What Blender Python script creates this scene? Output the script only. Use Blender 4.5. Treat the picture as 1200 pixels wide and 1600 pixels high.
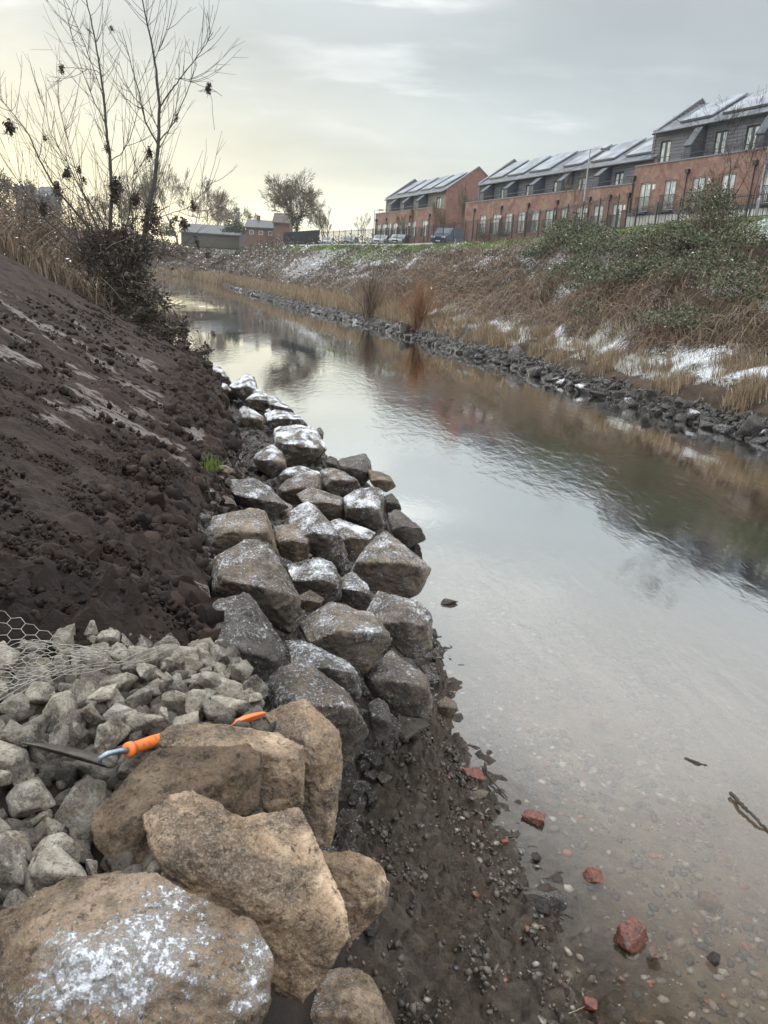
import bpy, bmesh, math, random
import numpy as np
from mathutils import Vector, Matrix

random.seed(7); rng = np.random.default_rng(7)
for o in list(bpy.data.objects): bpy.data.objects.remove(o)
sc = bpy.context.scene
COL = sc.collection
R = math.radians

# ------------------------------------------------------------------ camera
FPX = 1209.0; CH = 3.8
PITCH = math.atan(.305); ROLL = .06
F_ = np.array([0, math.cos(PITCH), -math.sin(PITCH)]); R0 = np.array([1., 0, 0]); U0 = np.array([0, math.sin(PITCH), math.cos(PITCH)])
RI = R0*math.cos(ROLL) + U0*math.sin(ROLL); UI = U0*math.cos(ROLL) - R0*math.sin(ROLL)
cd = bpy.data.cameras.new('camera'); cam = bpy.data.objects.new('camera', cd); COL.objects.link(cam)
cd.sensor_fit = 'VERTICAL'; cd.sensor_height = 36; cd.lens = 36*FPX/1600; cd.clip_start = .05; cd.clip_end = 4000
m = Matrix.Identity(4)
for i in range(3):
    m[i][0] = RI[i]; m[i][1] = UI[i]; m[i][2] = -F_[i]
m[2][3] = CH
cam.matrix_world = m
sc.camera = cam

# ------------------------------------------------------------------ light
SUN_AZ, SUN_EL = R(-38), R(13)      # ahead and to the left, low behind thin cloud
w = bpy.data.worlds.new('World'); sc.world = w; w.use_nodes = True
nt = w.node_tree; N = nt.nodes; L = nt.links
for n in list(N): N.remove(n)
out = N.new('ShaderNodeOutputWorld'); bg = N.new('ShaderNodeBackground'); L.new(bg.outputs[0], out.inputs[0])
sky = N.new('ShaderNodeTexSky'); sky.sky_type = 'NISHITA'; sky.sun_disc = False; sky.sun_elevation = SUN_EL; sky.sun_rotation = SUN_AZ
tc = N.new('ShaderNodeTexCoord'); sep = N.new('ShaderNodeSeparateXYZ'); L.new(tc.outputs['Generated'], sep.inputs[0])
def wm(op, a, b=None, c=None, clamp=False):
    n = N.new('ShaderNodeMath'); n.operation = op; n.use_clamp = clamp
    for i, v in enumerate((a, b, c)):
        if v is None: continue
        if isinstance(v, (int, float)): n.inputs[i].default_value = v
        else: L.new(v, n.inputs[i])
    return n.outputs[0]
def wmix(f, a, b, mode='MIX'):
    n = N.new('ShaderNodeMix'); n.data_type = 'RGBA'; n.blend_type = mode; n.clamp_factor = True
    for s, v in ((n.inputs[0], f), (n.inputs[6], a), (n.inputs[7], b)):
        if isinstance(v, (int, float)): s.default_value = v
        elif isinstance(v, tuple): s.default_value = v + (1,)
        else: L.new(v, s)
    return n.outputs[2]
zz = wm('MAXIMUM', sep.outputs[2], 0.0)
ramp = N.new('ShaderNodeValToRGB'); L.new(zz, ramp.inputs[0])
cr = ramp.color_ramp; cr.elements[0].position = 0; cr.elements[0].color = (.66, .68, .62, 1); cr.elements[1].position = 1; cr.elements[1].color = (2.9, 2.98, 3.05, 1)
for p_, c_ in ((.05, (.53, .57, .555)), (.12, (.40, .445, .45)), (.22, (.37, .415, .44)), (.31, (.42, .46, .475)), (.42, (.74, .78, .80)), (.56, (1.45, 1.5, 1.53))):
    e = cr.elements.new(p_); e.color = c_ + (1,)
# yellow glow low in the left of the sky
dt = N.new('ShaderNodeVectorMath'); dt.operation = 'DOT_PRODUCT'; L.new(tc.outputs['Generated'], dt.inputs[0])
dt.inputs[1].default_value = (math.sin(R(-30))*math.cos(R(4)), math.cos(R(-30))*math.cos(R(4)), math.sin(R(4)))
g = wm('POWER', wm('MAXIMUM', dt.outputs['Value'], 0.0), 9.0)
lowm = wm('POWER', wm('SUBTRACT', 1.0, wm('MULTIPLY', zz, 1.9), clamp=True), 3.6)
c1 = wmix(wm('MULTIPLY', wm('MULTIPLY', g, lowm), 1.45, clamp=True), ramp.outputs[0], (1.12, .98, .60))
c1 = wmix(wm('MULTIPLY', g, .12), c1, (.80, .80, .72))
# cloud layer on a plane overhead
div = wm('ADD', zz, .18)
cmb = N.new('ShaderNodeCombineXYZ'); L.new(wm('DIVIDE', sep.outputs[0], div), cmb.inputs[0]); L.new(wm('DIVIDE', sep.outputs[1], div), cmb.inputs[1])
mp = N.new('ShaderNodeMapping'); mp.inputs['Rotation'].default_value = (0, 0, R(25)); mp.inputs['Scale'].default_value = (1.0, 2.3, 1); L.new(cmb.outputs[0], mp.inputs[0])
n1 = N.new('ShaderNodeTexNoise'); n1.inputs['Scale'].default_value = 1.7; n1.inputs['Detail'].default_value = 9; n1.inputs['Roughness'].default_value = .56; L.new(mp.outputs[0], n1.inputs[0])
mp2 = N.new('ShaderNodeMapping'); mp2.inputs['Location'].default_value = (4.3, 1.2, 0); mp2.inputs['Scale'].default_value = (.8, 1.0, 1); L.new(cmb.outputs[0], mp2.inputs[0])
n2 = N.new('ShaderNodeTexNoise'); n2.inputs['Scale'].default_value = .8; n2.inputs['Detail'].default_value = 6; L.new(mp2.outputs[0], n2.inputs[0])
k1 = N.new('ShaderNodeMapRange'); k1.interpolation_type = 'SMOOTHSTEP'; L.new(n1.outputs[0], k1.inputs[0]); k1.inputs[1].default_value = .47; k1.inputs[2].default_value = .66
k2 = N.new('ShaderNodeMapRange'); k2.interpolation_type = 'SMOOTHSTEP'; L.new(n2.outputs[0], k2.inputs[0]); k2.inputs[1].default_value = .40; k2.inputs[2].default_value = .62
hi = N.new('ShaderNodeMapRange'); L.new(zz, hi.inputs[0]); hi.inputs[1].default_value = .12; hi.inputs[2].default_value = .26
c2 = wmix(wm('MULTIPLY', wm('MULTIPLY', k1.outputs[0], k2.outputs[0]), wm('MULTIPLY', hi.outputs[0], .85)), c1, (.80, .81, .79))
k3 = N.new('ShaderNodeMapRange'); L.new(n2.outputs[0], k3.inputs[0]); k3.inputs[1].default_value = .35; k3.inputs[2].default_value = .65; k3.inputs[3].default_value = .82; k3.inputs[4].default_value = 1.14
vm = N.new('ShaderNodeVectorMath'); vm.operation = 'SCALE'; L.new(c2, vm.inputs[0]); L.new(k3.outputs[0], vm.inputs[3])
vs = N.new('ShaderNodeVectorMath'); vs.operation = 'SCALE'; L.new(sky.outputs[0], vs.inputs[0]); vs.inputs[3].default_value = .08
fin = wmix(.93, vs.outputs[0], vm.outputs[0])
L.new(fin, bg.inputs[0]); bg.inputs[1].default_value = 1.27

sl = bpy.data.lights.new('sun', 'SUN'); sl.energy = .9; sl.angle = R(14); sl.color = (1, .9, .72)
so = bpy.data.objects.new('sun', sl); COL.objects.link(so)
sd = Vector((math.sin(SUN_AZ)*math.cos(SUN_EL), math.cos(SUN_AZ)*math.cos(SUN_EL), math.sin(SUN_EL)))
so.rotation_euler = sd.to_track_quat('Z', 'Y').to_euler()
sc.view_settings.view_transform = 'Standard'; sc.view_settings.look = 'None'; sc.view_settings.gamma = 1
sc.view_settings.exposure = 0.25
sc.cycles.max_bounces = 8; sc.cycles.transparent_max_bounces = 16; sc.cycles.volume_bounces = 0
sc.cycles.use_denoising = True

# ------------------------------------------------------------------ helpers
def ray(px, py): return F_ + (px-600)/FPX*RI + (800-py)/FPX*UI
def PZ(px, py, z=0.):
    d = ray(px, py); return np.array([0, 0, CH]) + d*((z-CH)/d[2])
def PD(px, py, d): return np.array([0, 0, CH]) + ray(px, py)*d

_perm = np.random.default_rng(3).permutation(256); _perm = np.concatenate([_perm, _perm, _perm])
_gr = np.random.default_rng(4).normal(size=(256, 3)); _gr /= np.linalg.norm(_gr, axis=1)[:, None]
def noise(p):
    p = np.asarray(p, float); i = np.floor(p).astype(int); f = p - i; i &= 255
    u = f*f*f*(f*(f*6-15)+10)
    def gd(a, b, c):
        h = _perm[_perm[_perm[(i[:, 0]+a) & 255] + ((i[:, 1]+b) & 255)] + ((i[:, 2]+c) & 255)]
        return (_gr[h]*(f-np.array([a, b, c]))).sum(1)
    l = lambda a, b, t: a+(b-a)*t
    x00 = l(gd(0, 0, 0), gd(1, 0, 0), u[:, 0]); x10 = l(gd(0, 1, 0), gd(1, 1, 0), u[:, 0])
    x01 = l(gd(0, 0, 1), gd(1, 0, 1), u[:, 0]); x11 = l(gd(0, 1, 1), gd(1, 1, 1), u[:, 0])
    return l(l(x00, x10, u[:, 1]), l(x01, x11, u[:, 1]), u[:, 2])*1.5
def fbm(p, o=4, g=.5):
    p = np.asarray(p, float); s = 0; a = 1
    for k in range(o): s = s + a*noise(p + 17.3*k); p = p*2.03; a *= g
    return s
def xy0(x, y, k=0.): return np.stack([x, y, np.full_like(x, k)], 1)

def mesh(name, V, F, smooth=True):
    me = bpy.data.meshes.new(name)
    V = np.asarray(V, np.float32)
    if isinstance(F, np.ndarray):
        nf, k = F.shape
        me.vertices.add(len(V)); me.vertices.foreach_set('co', V.ravel())
        me.loops.add(nf*k); me.loops.foreach_set('vertex_index', F.astype(np.int32).ravel())
        me.polygons.add(nf); me.polygons.foreach_set('loop_start', np.arange(0, nf*k, k, dtype=np.int32))
        me.update(calc_edges=True); me.validate()
    else:
        me.from_pydata(V.tolist(), [], F); me.update()
    me.polygons.foreach_set('use_smooth', np.full(len(me.polygons), smooth)); me.update()
    return me
def tag(o, label=None, cat=None, group=None, kind=None):
    if label: o['label'] = label
    if cat: o['category'] = cat
    if group: o['group'] = group
    if kind: o['kind'] = kind
    return o
def obj(name, me, mat=None, parent=None, loc=None):
    o = bpy.data.objects.new(name, me); COL.objects.link(o)
    if mat is not None: me.materials.clear(); me.materials.append(mat)
    if parent is not None: o.parent = parent
    if loc is not None: o.location = loc
    return o
def empty(name, loc=(0, 0, 0), rz=0.):
    o = bpy.data.objects.new(name, None); COL.objects.link(o); o.location = loc; o.rotation_euler = (0, 0, rz); o.empty_display_size = .2
    return o
def kids(o, allobs): return [c for c in allobs if c.parent == o]
def copy_tree(o, parent=None):
    c = o.copy(); COL.objects.link(c); c.parent = parent
    for ch in [x for x in o.children]: copy_tree(ch, c)
    return c

class MB:
    """collects boxes / quads / tubes into one mesh"""
    def __init__(s): s.V = []; s.F = []
    def add(s, V, F):
        b = len(s.V); s.V += [tuple(map(float, v)) for v in V]; s.F += [tuple(b+i for i in f) for f in F]; return s
    def box(s, x0, x1, y0, y1, z0, z1):
        return s.add([(x0, y0, z0), (x1, y0, z0), (x1, y1, z0), (x0, y1, z0), (x0, y0, z1), (x1, y0, z1), (x1, y1, z1), (x0, y1, z1)],
                     [(0, 3, 2, 1), (4, 5, 6, 7), (0, 1, 5, 4), (1, 2, 6, 5), (2, 3, 7, 6), (3, 0, 4, 7)])
    def prism(s, poly, axis, a0, a1):
        """poly: 2D points in the plane of the two other axes, extruded along axis"""
        n = len(poly)
        def mk(p, a):
            q = list(p); q.insert(axis, a); return tuple(q)
        V = [mk(p, a0) for p in poly]+[mk(p, a1) for p in poly]
        F = [tuple(range(n))[::-1], tuple(range(n, 2*n))]+[(i, (i+1) % n, n+(i+1) % n, n+i) for i in range(n)]
        return s.add(V, F)
    def tube(s, pts, rad, sides=6, cap=True):
        V, F = tube_arr([np.array(pts, float)], [np.broadcast_to(rad, (len(pts),))], sides)
        s.add(V, [tuple(int(i) for i in f) for f in F])
        if cap:
            b = len(s.V)-len(V)
            s.F += [tuple(b+i for i in range(sides))[::-1], tuple(b+len(V)-sides+i for i in range(sides))]
        return s
    def build(s, name, mat, parent=None, smooth=False, bevel=0, fixn=True):
        me = mesh(name, np.array(s.V), s.F, smooth)
        if fixn or bevel:
            bm = bmesh.new(); bm.from_mesh(me)
            if bevel: bmesh.ops.bevel(bm, geom=bm.edges[:], offset=bevel, segments=2, affect='EDGES', profile=.6)
            bmesh.ops.recalc_face_normals(bm, faces=bm.faces[:])
            bm.to_mesh(me); bm.free()
        return obj(name, me, mat, parent)
def tube_arr(paths, rads, sides=4):
    """many tapered tubes -> one (V,F) of quads"""
    Vs = []; Fs = []; base = 0
    ang = np.arange(sides)/sides*2*np.pi; ca, sa = np.cos(ang), np.sin(ang)
    for P, r in zip(paths, rads):
        P = np.asarray(P, float); n = len(P)
        if n < 2: continue
        T = np.gradient(P, axis=0); T /= np.linalg.norm(T, axis=1)[:, None]+1e-9
        ref = np.array([0, 0, 1.]) if abs(T[0, 2]) < .9 else np.array([1., 0, 0])
        A = np.cross(T, ref); A /= np.linalg.norm(A, axis=1)[:, None]+1e-9; B = np.cross(T, A)
        r = np.asarray(r, float)[:, None, None]
        V = P[:, None, :] + r*(A[:, None, :]*ca[None, :, None] + B[:, None, :]*sa[None, :, None])
        Vs.append(V.reshape(-1, 3))
        i = np.arange(n-1)[:, None]*sides; j = np.arange(sides)[None, :]; jn = (j+1) % sides
        Fs.append((np.stack([i+j, i+jn, i+sides+jn, i+sides+j], -1)+base).reshape(-1, 4)); base += n*sides
    if not Vs: return np.zeros((0, 3)), np.zeros((0, 4), int)
    return np.concatenate(Vs), np.concatenate(Fs)
def scatter(PV, PF, pos, rot, scl):
    """merge copies of a prototype: rot (n,3,3), scl (n,3)"""
    V = np.einsum('nij,nkj->nki', rot, PV[None]*scl[:, None, :]) + pos[:, None, :]
    F = PF[None]+(np.arange(len(pos))*len(PV))[:, None, None]
    return V.reshape(-1, 3), F.reshape(-1, PF.shape[1])
def cat(parts):
    Vs = []; Fs = []; b = 0
    for V, F in parts: Vs.append(V); Fs.append(F+b); b += len(V)
    return np.concatenate(Vs), np.concatenate(Fs)
def rand_rot(n, tilt=math.pi):
    a = rng.uniform(0, 2*np.pi, n); t = rng.uniform(-tilt, tilt, n); b = rng.uniform(0, 2*np.pi, n)
    def rz(a): c, s = np.cos(a), np.sin(a); z = 0*a; return np.stack([np.stack([c, -s, z], -1), np.stack([s, c, z], -1), np.stack([z, z, z+1], -1)], 1)
    def rx(a): c, s = np.cos(a), np.sin(a); z = 0*a; return np.stack([np.stack([z+1, z, z], -1), np.stack([z, c, -s], -1), np.stack([z, s, c], -1)], 1)
    return rz(a) @ rx(t) @ rz(b)
def ico(sub, seed=0, amp=.25, fr=1.2, cut=0):
    bm = bmesh.new(); bmesh.ops.create_icosphere(bm, subdivisions=sub, radius=1)
    V = np.array([v.co[:] for v in bm.verts]); F = np.array([[v.index for v in f.verts] for f in bm.faces]); bm.free()
    r_ = np.random.default_rng(seed)
    for k in range(cut):      # planar facets
        n = r_.normal(size=3); n /= np.linalg.norm(n); h = r_.uniform(.45, .8); d = V@n; m_ = d > h; V[m_] -= np.outer(d[m_]-h, n)*.92
    V = V*(1+amp*fbm(V*fr+seed*7.7, 3))[:, None]
    return V, F
def leafq(n, pos, size, up=.3, asp=.5):
    """random little leaf quads"""
    a = rng.normal(size=(n, 3)); a /= np.linalg.norm(a, axis=1)[:, None]
    b = rng.normal(size=(n, 3)); b[:, 2] *= 1-up; b -= (a*b).sum(1)[:, None]*a; b /= np.linalg.norm(b, axis=1)[:, None]
    s = np.asarray(size).reshape(-1, 1)*np.ones((n, 1))
    V = np.stack([pos-a*s, pos-b*s*asp, pos+a*s, pos+b*s*asp], 1).reshape(-1, 3)
    return V, np.arange(n*4).reshape(n, 4)
def blades(pos, h, lean, wid):
    """grass blades: quad + tip quad, pos (n,3), lean (n,2)"""
    n = len(pos); a = rng.uniform(0, 2*np.pi, n); wv = np.stack([np.cos(a), np.sin(a), 0*a], 1)*np.asarray(wid).reshape(-1, 1)
    up = np.stack([lean[:, 0]*.35, lean[:, 1]*.35, h*.6], 1); tp = np.stack([lean[:, 0], lean[:, 1], h*(1-.15*rng.random(n))], 1)
    V = np.stack([pos-wv, pos+wv, pos+up+wv*.7, pos+up-wv*.7, pos+tp+wv*.12, pos+tp-wv*.12], 1).reshape(-1, 3)
    k = (np.arange(n)*6)[:, None]
    return V, np.concatenate([k+np.array([[0, 1, 2, 3]]), k+np.array([[3, 2, 4, 5]])])
def interp(y, tab, c): t = np.array(tab); return np.interp(y, t[:, 0], t[:, c])
def cr_interp(y, tab, c):
    """smoother interpolation of a table column"""
    t = np.array(tab, float); ys = np.asarray(y, float)
    s = 0
    for o in (-.5, -.25, 0, .25, .5): s = s+np.interp(ys*(1+.06*o)+o*.5, t[:, 0], t[:, c])
    return s/5

# ------------------------------------------------------------------ materials
def new_mat(name):
    m = bpy.data.materials.new(name); m.use_nodes = True; nt = m.node_tree
    for n in list(nt.nodes): nt.nodes.remove(n)
    return m, nt
class NT:
    def __init__(s, name): s.m, s.nt = new_mat(name); s.N = s.nt.nodes; s.L = s.nt.links; s.out = s.N.new('ShaderNodeOutputMaterial')
    def put(s, sock, v):
        if v is None: return
        if isinstance(v, bpy.types.NodeSocket): s.L.new(v, sock)
        elif isinstance(v, tuple) and len(v) == 3 and sock.type == 'RGBA': sock.default_value = v+(1,)
        else: sock.default_value = v
    def node(s, t, **kw):
        n = s.N.new(t)
        for k, v in kw.items():
            if k in ('inp',):
                for a, b in v.items(): s.put(n.inputs[a], b)
            else: setattr(n, k, v)
        return n
    def coord(s, scale=(1, 1, 1), kind='Object', rot=(0, 0, 0), loc=(0, 0, 0)):
        if kind == 'Pos': o = s.node('ShaderNodeNewGeometry').outputs['Position']
        else: o = s.node('ShaderNodeTexCoord').outputs[kind]
        return s.node('ShaderNodeMapping', inp={0: o, 'Scale': scale, 'Rotation': rot, 'Location': loc}).outputs[0]
    def noise(s, vec, scale, detail=5, rough=.55, dist=0): return s.node('ShaderNodeTexNoise', inp={0: vec, 'Scale': scale, 'Detail': detail, 'Roughness': rough, 'Distortion': dist}).outputs[0]
    def vor(s, vec, scale, feature='F1', out=0): 
        n = s.node('ShaderNodeTexVoronoi', feature=feature, inp={0: vec, 'Scale': scale}); return n.outputs[out]
    def math(s, op, a, b=None, clamp=False): 
        n = s.node('ShaderNodeMath', operation=op, use_clamp=clamp); s.put(n.inputs[0], a); s.put(n.inputs[1], b); return n.outputs[0]
    def mr(s, v, a, b, c=0., d=1., smooth=True):
        return s.node('ShaderNodeMapRange', interpolation_type='SMOOTHSTEP' if smooth else 'LINEAR', inp={0: v, 1: a, 2: b, 3: c, 4: d}).outputs[0]
    def mix(s, f, a, b, mode='MIX'):
        n = s.node('ShaderNodeMix', data_type='RGBA', blend_type=mode, clamp_factor=True); s.put(n.inputs[0], f); s.put(n.inputs[6], a); s.put(n.inputs[7], b); return n.outputs[2]
    def ramp(s, v, stops):
        n = s.node('ShaderNodeValToRGB'); s.put(n.inputs[0], v); c = n.color_ramp
        c.elements[0].position = stops[0][0]; c.elements[0].color = stops[0][1]+(1,); c.elements[1].position = stops[-1][0]; c.elements[1].color = stops[-1][1]+(1,)
        for p, col in stops[1:-1]: e = c.elements.new(p); e.color = col+(1,)
        return n.outputs[0]
    def attr(s, name, t='OBJECT', o='Fac'): return s.node('ShaderNodeAttribute', attribute_type=t, attribute_name=name).outputs[o]
    def bump(s, h, dist, strength=1., normal=None): return s.node('ShaderNodeBump', inp={'Height': h, 'Distance': dist, 'Strength': strength, **({'Normal': normal} if normal else {})}).outputs[0]
    def up(s): return s.node('ShaderNodeSeparateXYZ', inp={0: s.node('ShaderNodeNewGeometry').outputs['Normal']}).outputs[2]
    def island(s): return s.node('ShaderNodeNewGeometry').outputs['Random Per Island']
    def bsdf(s, col, rough=.8, metal=0., normal=None, spec=.5, **kw):
        b = s.node('ShaderNodeBsdfPrincipled'); s.put(b.inputs['Base Color'], col); s.put(b.inputs['Roughness'], rough); s.put(b.inputs['Metallic'], metal); s.put(b.inputs['Specular IOR Level'], spec)
        if normal: s.put(b.inputs['Normal'], normal)
        for k, v in kw.items(): s.put(b.inputs[k.replace('_', ' ')], v)
        s.L.new(b.outputs[0], s.out.inputs[0]); return s.m
def simple(name, col, rough=.7, metal=0., var=.15, sc_=3., spec=.5, bump=0.):
    t = NT(name); c = t.coord(); n = t.noise(c, sc_, 6, .6)
    lo = tuple(x*(1-var) for x in col); hi = tuple(min(1, x*(1+var)) for x in col)
    return t.bsdf(t.mix(t.mr(n, .3, .7), lo, hi), rough, metal, t.bump(n, bump) if bump else None, spec)
def leafy(name, cols, rough=.8, snow=0., spec=.2):
    """per-leaf / per-blade colour; snow lies on upward faces in patches"""
    t = NT(name); c = t.ramp(t.island(), [(i/(len(cols)-1), k) for i, k in enumerate(cols)])
    if snow:
        p = t.noise(t.coord(kind='Pos'), .7, 4, .6); u = t.math('ABSOLUTE', t.up())
        r2 = t.math('FRACT', t.math('MULTIPLY', t.island(), 37.7))
        f = t.math('MULTIPLY', t.mr(u, .45, .8), t.math('LESS_THAN', r2, t.mr(p, .35, .7, 0., snow)))
        c = t.mix(f, c, (.74, .77, .8))
    return t.bsdf(c, rough, spec=spec)

def rock_mat(name, ps=1., ss=1., pk=3.6, pb=0., tan=((.085, .055, .032), (.25, .17, .105), (.50, .365, .25)), grey=((.045, .039, .034), (.115, .102, .090), (.24, .22, .20)), scale=1.):
    """object attributes: tone 0 grey..1 tan, frost 0..1, wet 0..1"""
    t = NT(name); c = t.coord(kind='Pos')
    tone = t.attr('tone'); frost = t.attr('frost'); wet = t.attr('wet')
    big = t.noise(c, 3.2*scale, 6, .62, .4); fine = t.noise(c, 30*scale, 8, .7); med = t.noise(c, 9*scale, 7, .65)
    v = t.math('ADD', t.math('MULTIPLY', big, .55), t.math('MULTIPLY', med, .45))
    v = t.mr(v, .38, .63, smooth=False)
    ct = t.ramp(v, [(0, tan[0]), (.5, tan[1]), (1, tan[2])]); cg = t.ramp(v, [(0, grey[0]), (.5, grey[1]), (1, grey[2])])
    col = t.mix(tone, cg, ct)
    # rusty and dark weather stains, pits
    col = t.mix(t.mr(t.noise(t.coord((1, 1, 1), 'Pos', loc=(5, 2, 9)), 4.5*scale, 5, .6, .8), .56, .70, 0, .55), col, (.22, .135, .06))
    col = t.mix(t.mr(t.noise(t.coord((1, 1, 1.6), 'Pos', loc=(1, 7, 3)), 2.6*scale, 9, .74, .6), .49, .60, 0, .72), col, (.040, .032, .026))
    pits = t.mr(t.noise(c, 38*scale, 6, .85), .56, .66); col = t.mix(t.math('MULTIPLY', pits, .7), col, (.035, .028, .022))
    grain = t.noise(c, 120*scale, 4, .85); col = t.mix(t.mr(grain, .45, .65, 0, .38), col, t.mix(.5, col, (.7, .62, .5)))
    col = t.mix(t.math('MULTIPLY', wet, .78), col, (.022, .018, .016))
    col = t.mix(1., col, t.node('ShaderNodeCombineColor', inp={0: t.attr('shade'), 1: t.attr('shade'), 2: t.attr('shade')}).outputs[0], 'MULTIPLY')
    # frost and thin snow: upward faces, broken by a speckle
    u = t.up(); sp = t.math('ADD', t.math('MULTIPLY', t.noise(c, 42*scale*ss, 10, .88), 2.3), -.65); pat = t.noise(c, 5*scale*ps, 5, .55)
    cov = t.math('ADD', t.math('MULTIPLY', t.mr(u, -.1, .95, 0, 1), .62), t.math('MULTIPLY', t.math('SUBTRACT', pat, .5+pb), pk))
    cov = t.math('MULTIPLY', cov, frost)
    thr = t.math('SUBTRACT', .68, t.math('MULTIPLY', cov, .30))
    f = t.mr(t.math('SUBTRACT', sp, thr), -.04, .07)
    f = t.math('MULTIPLY', f, t.mr(frost, .02, .15))
    film = t.math('MULTIPLY', t.mr(cov, .30, .95), .45)
    col = t.mix(film, col, (.62, .63, .64)); col = t.mix(f, col, (.80, .82, .86))
    h = t.math('ADD', t.math('MULTIPLY', med, .8), t.math('ADD', t.math('MULTIPLY', fine, .6), t.math('MULTIPLY', f, .4)))
    h = t.math('SUBTRACT', h, t.math('MULTIPLY', pits, .25))
    rg = t.mix(wet, (.88,)*3, (.28,)*3)
    return t.bsdf(col, rg, normal=t.bump(h, .042, 1.), spec=.35)

M = {}
M['rock'] = rock_mat('sandstone')
M['rock_near'] = rock_mat('near_sandstone', ps=.62, ss=1.4, pk=7., pb=.075)
M['farrock'] = rock_mat('bank_rock', tan=((.05, .042, .035), (.11, .09, .07), (.2, .17, .14)), grey=((.03, .028, .027), (.075, .07, .066), (.2, .19, .185)), scale=.5)
M['lime'] = rock_mat('limestone_fill', grey=((.19, .162, .13), (.42, .375, .31), (.66, .605, .52)), scale=2.2)
# ---------- soil of the bank: crumbly, with smeared wet streaks where the bucket dragged
def soil_mat():
    t = NT('bank_soil'); c = t.coord(kind='Pos')
    n = t.noise(c, 2.2, 7, .65); f = t.noise(c, 26, 8, .75); v = t.noise(c, 75, 6, .85)
    col = t.ramp(t.mr(n, .3, .7, smooth=False), [(0, (.011, .0058, .004)), (.5, (.033, .0180, .0122)), (1, (.066, .039, .027))])
    col = t.mix(t.mr(t.noise(c, 1.1, 4), .55, .7, 0, .6), col, (.042, .030, .018))
    col = t.mix(t.mr(f, .5, .72, 0, .6), col, (.085, .055, .042)); col = t.mix(t.mr(v, .56, .68, 0, .6), col, (.15, .105, .080)); col = t.mix(t.mr(v, .44, .36, 0, .7), col, (.006, .004, .004))
    sm = t.attr('smear', 'GEOMETRY'); mud = t.attr('mud', 'GEOMETRY')
    smf = t.mr(sm, .46, .62)
    smf = t.math('MULTIPLY', smf, t.mr(t.noise(t.coord((1, 3.2, 1), 'Pos'), 6, 7, .75), .42, .50)); col = t.mix(t.math('MULTIPLY', smf, .8), col, (.100, .080, .073))
    mc = t.ramp(t.noise(c, 14, 8, .7), [(.25, (.036, .027, .020)), (.5, (.100, .077, .058)), (.75, (.19, .153, .12))])
    mc = t.mix(t.mr(v, .6, .72, 0, .5), mc, (.22, .19, .16))
    col = t.mix(mud, col, mc)
    col = t.mix(t.attr('bedf', 'GEOMETRY'), col, t.ramp(t.noise(c, 7, 8, .7), [(.3, (.17, .13, .092)), (.5, (.30, .235, .17)), (.72, (.45, .37, .28))]))
    h = t.math('ADD', t.math('MULTIPLY', f, 1.), t.math('MULTIPLY', v, .35))
    wetn = t.noise(c, 3, 3)
    rg = t.math('SUBTRACT', .92, t.math('MULTIPLY', t.math('MULTIPLY', mud, t.mr(wetn, .42, .54)), .68))
    rg = t.math('SUBTRACT', rg, t.math('MULTIPLY', smf, .42))
    return t.bsdf(col, rg, normal=t.bump(h, .07, t.mr(smf, 0, 1, 1., .25)), spec=.45)
M['soil'] = soil_mat()
M['clod'] = (lambda t: t.bsdf(t.ramp(t.island(), [(0, (.009, .005, .0035)), (.6, (.024, .0138, .0095)), (1, (.045, .028, .020))]), .9, normal=t.bump(t.noise(t.coord(kind='Pos'), 45, 7, .75), .02, 1.), spec=.3))(NT('soil_clods'))
def pebble_mat(name, wet, k=1.):
    t = NT(name); cols = [(.030, .030, .032), (.10, .085, .065), (.055, .055, .058), (.20, .165, .125), (.085, .08, .072), (.26, .235, .2), (.04, .037, .034), (.23, .09, .05), (.13, .12, .105), (.34, .31, .27)]
    cols = [tuple(x*k for x in c) for c in cols]
    n = t.node('ShaderNodeValToRGB'); t.put(n.inputs[0], t.island()); n.color_ramp.interpolation = 'CONSTANT'
    e = n.color_ramp.elements; e[0].color = cols[0]+(1,); e[1].position = .94; e[1].color = cols[-1]+(1,)
    for i, c in enumerate(cols[1:-1]): q = e.new((i+1)*.104); q.color = c+(1,)
    c = t.mix(t.mr(t.noise(t.coord(kind='Pos'), 60, 5, .7), .35, .7, 0, .5), n.outputs[0], (.05, .042, .034))
    return t.bsdf(c, .35 if wet else .7, spec=.5)
M['pebble'] = pebble_mat('shore_pebbles', True, .85); M['bedpeb'] = pebble_mat('bed_pebbles', False, 1.25)
M['bed'] = (lambda t: t.bsdf(t.ramp(t.noise(t.coord(kind='Pos'), 7, 8, .7), [(.3, (.10, .088, .07)), (.5, (.19, .165, .13)), (.72, (.33, .29, .24))]), .8))(NT('riverbed'))
M['brick_red'] = (lambda t: t.bsdf(t.mix(t.mr(t.noise(t.coord(kind='Pos'), 30, 6, .7), .4, .65), (.15, .045, .026), (.05, .022, .016)), .45, normal=t.bump(t.noise(t.coord(kind='Pos'), 60, 5), .01)))(NT('brick_lump'))
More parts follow.
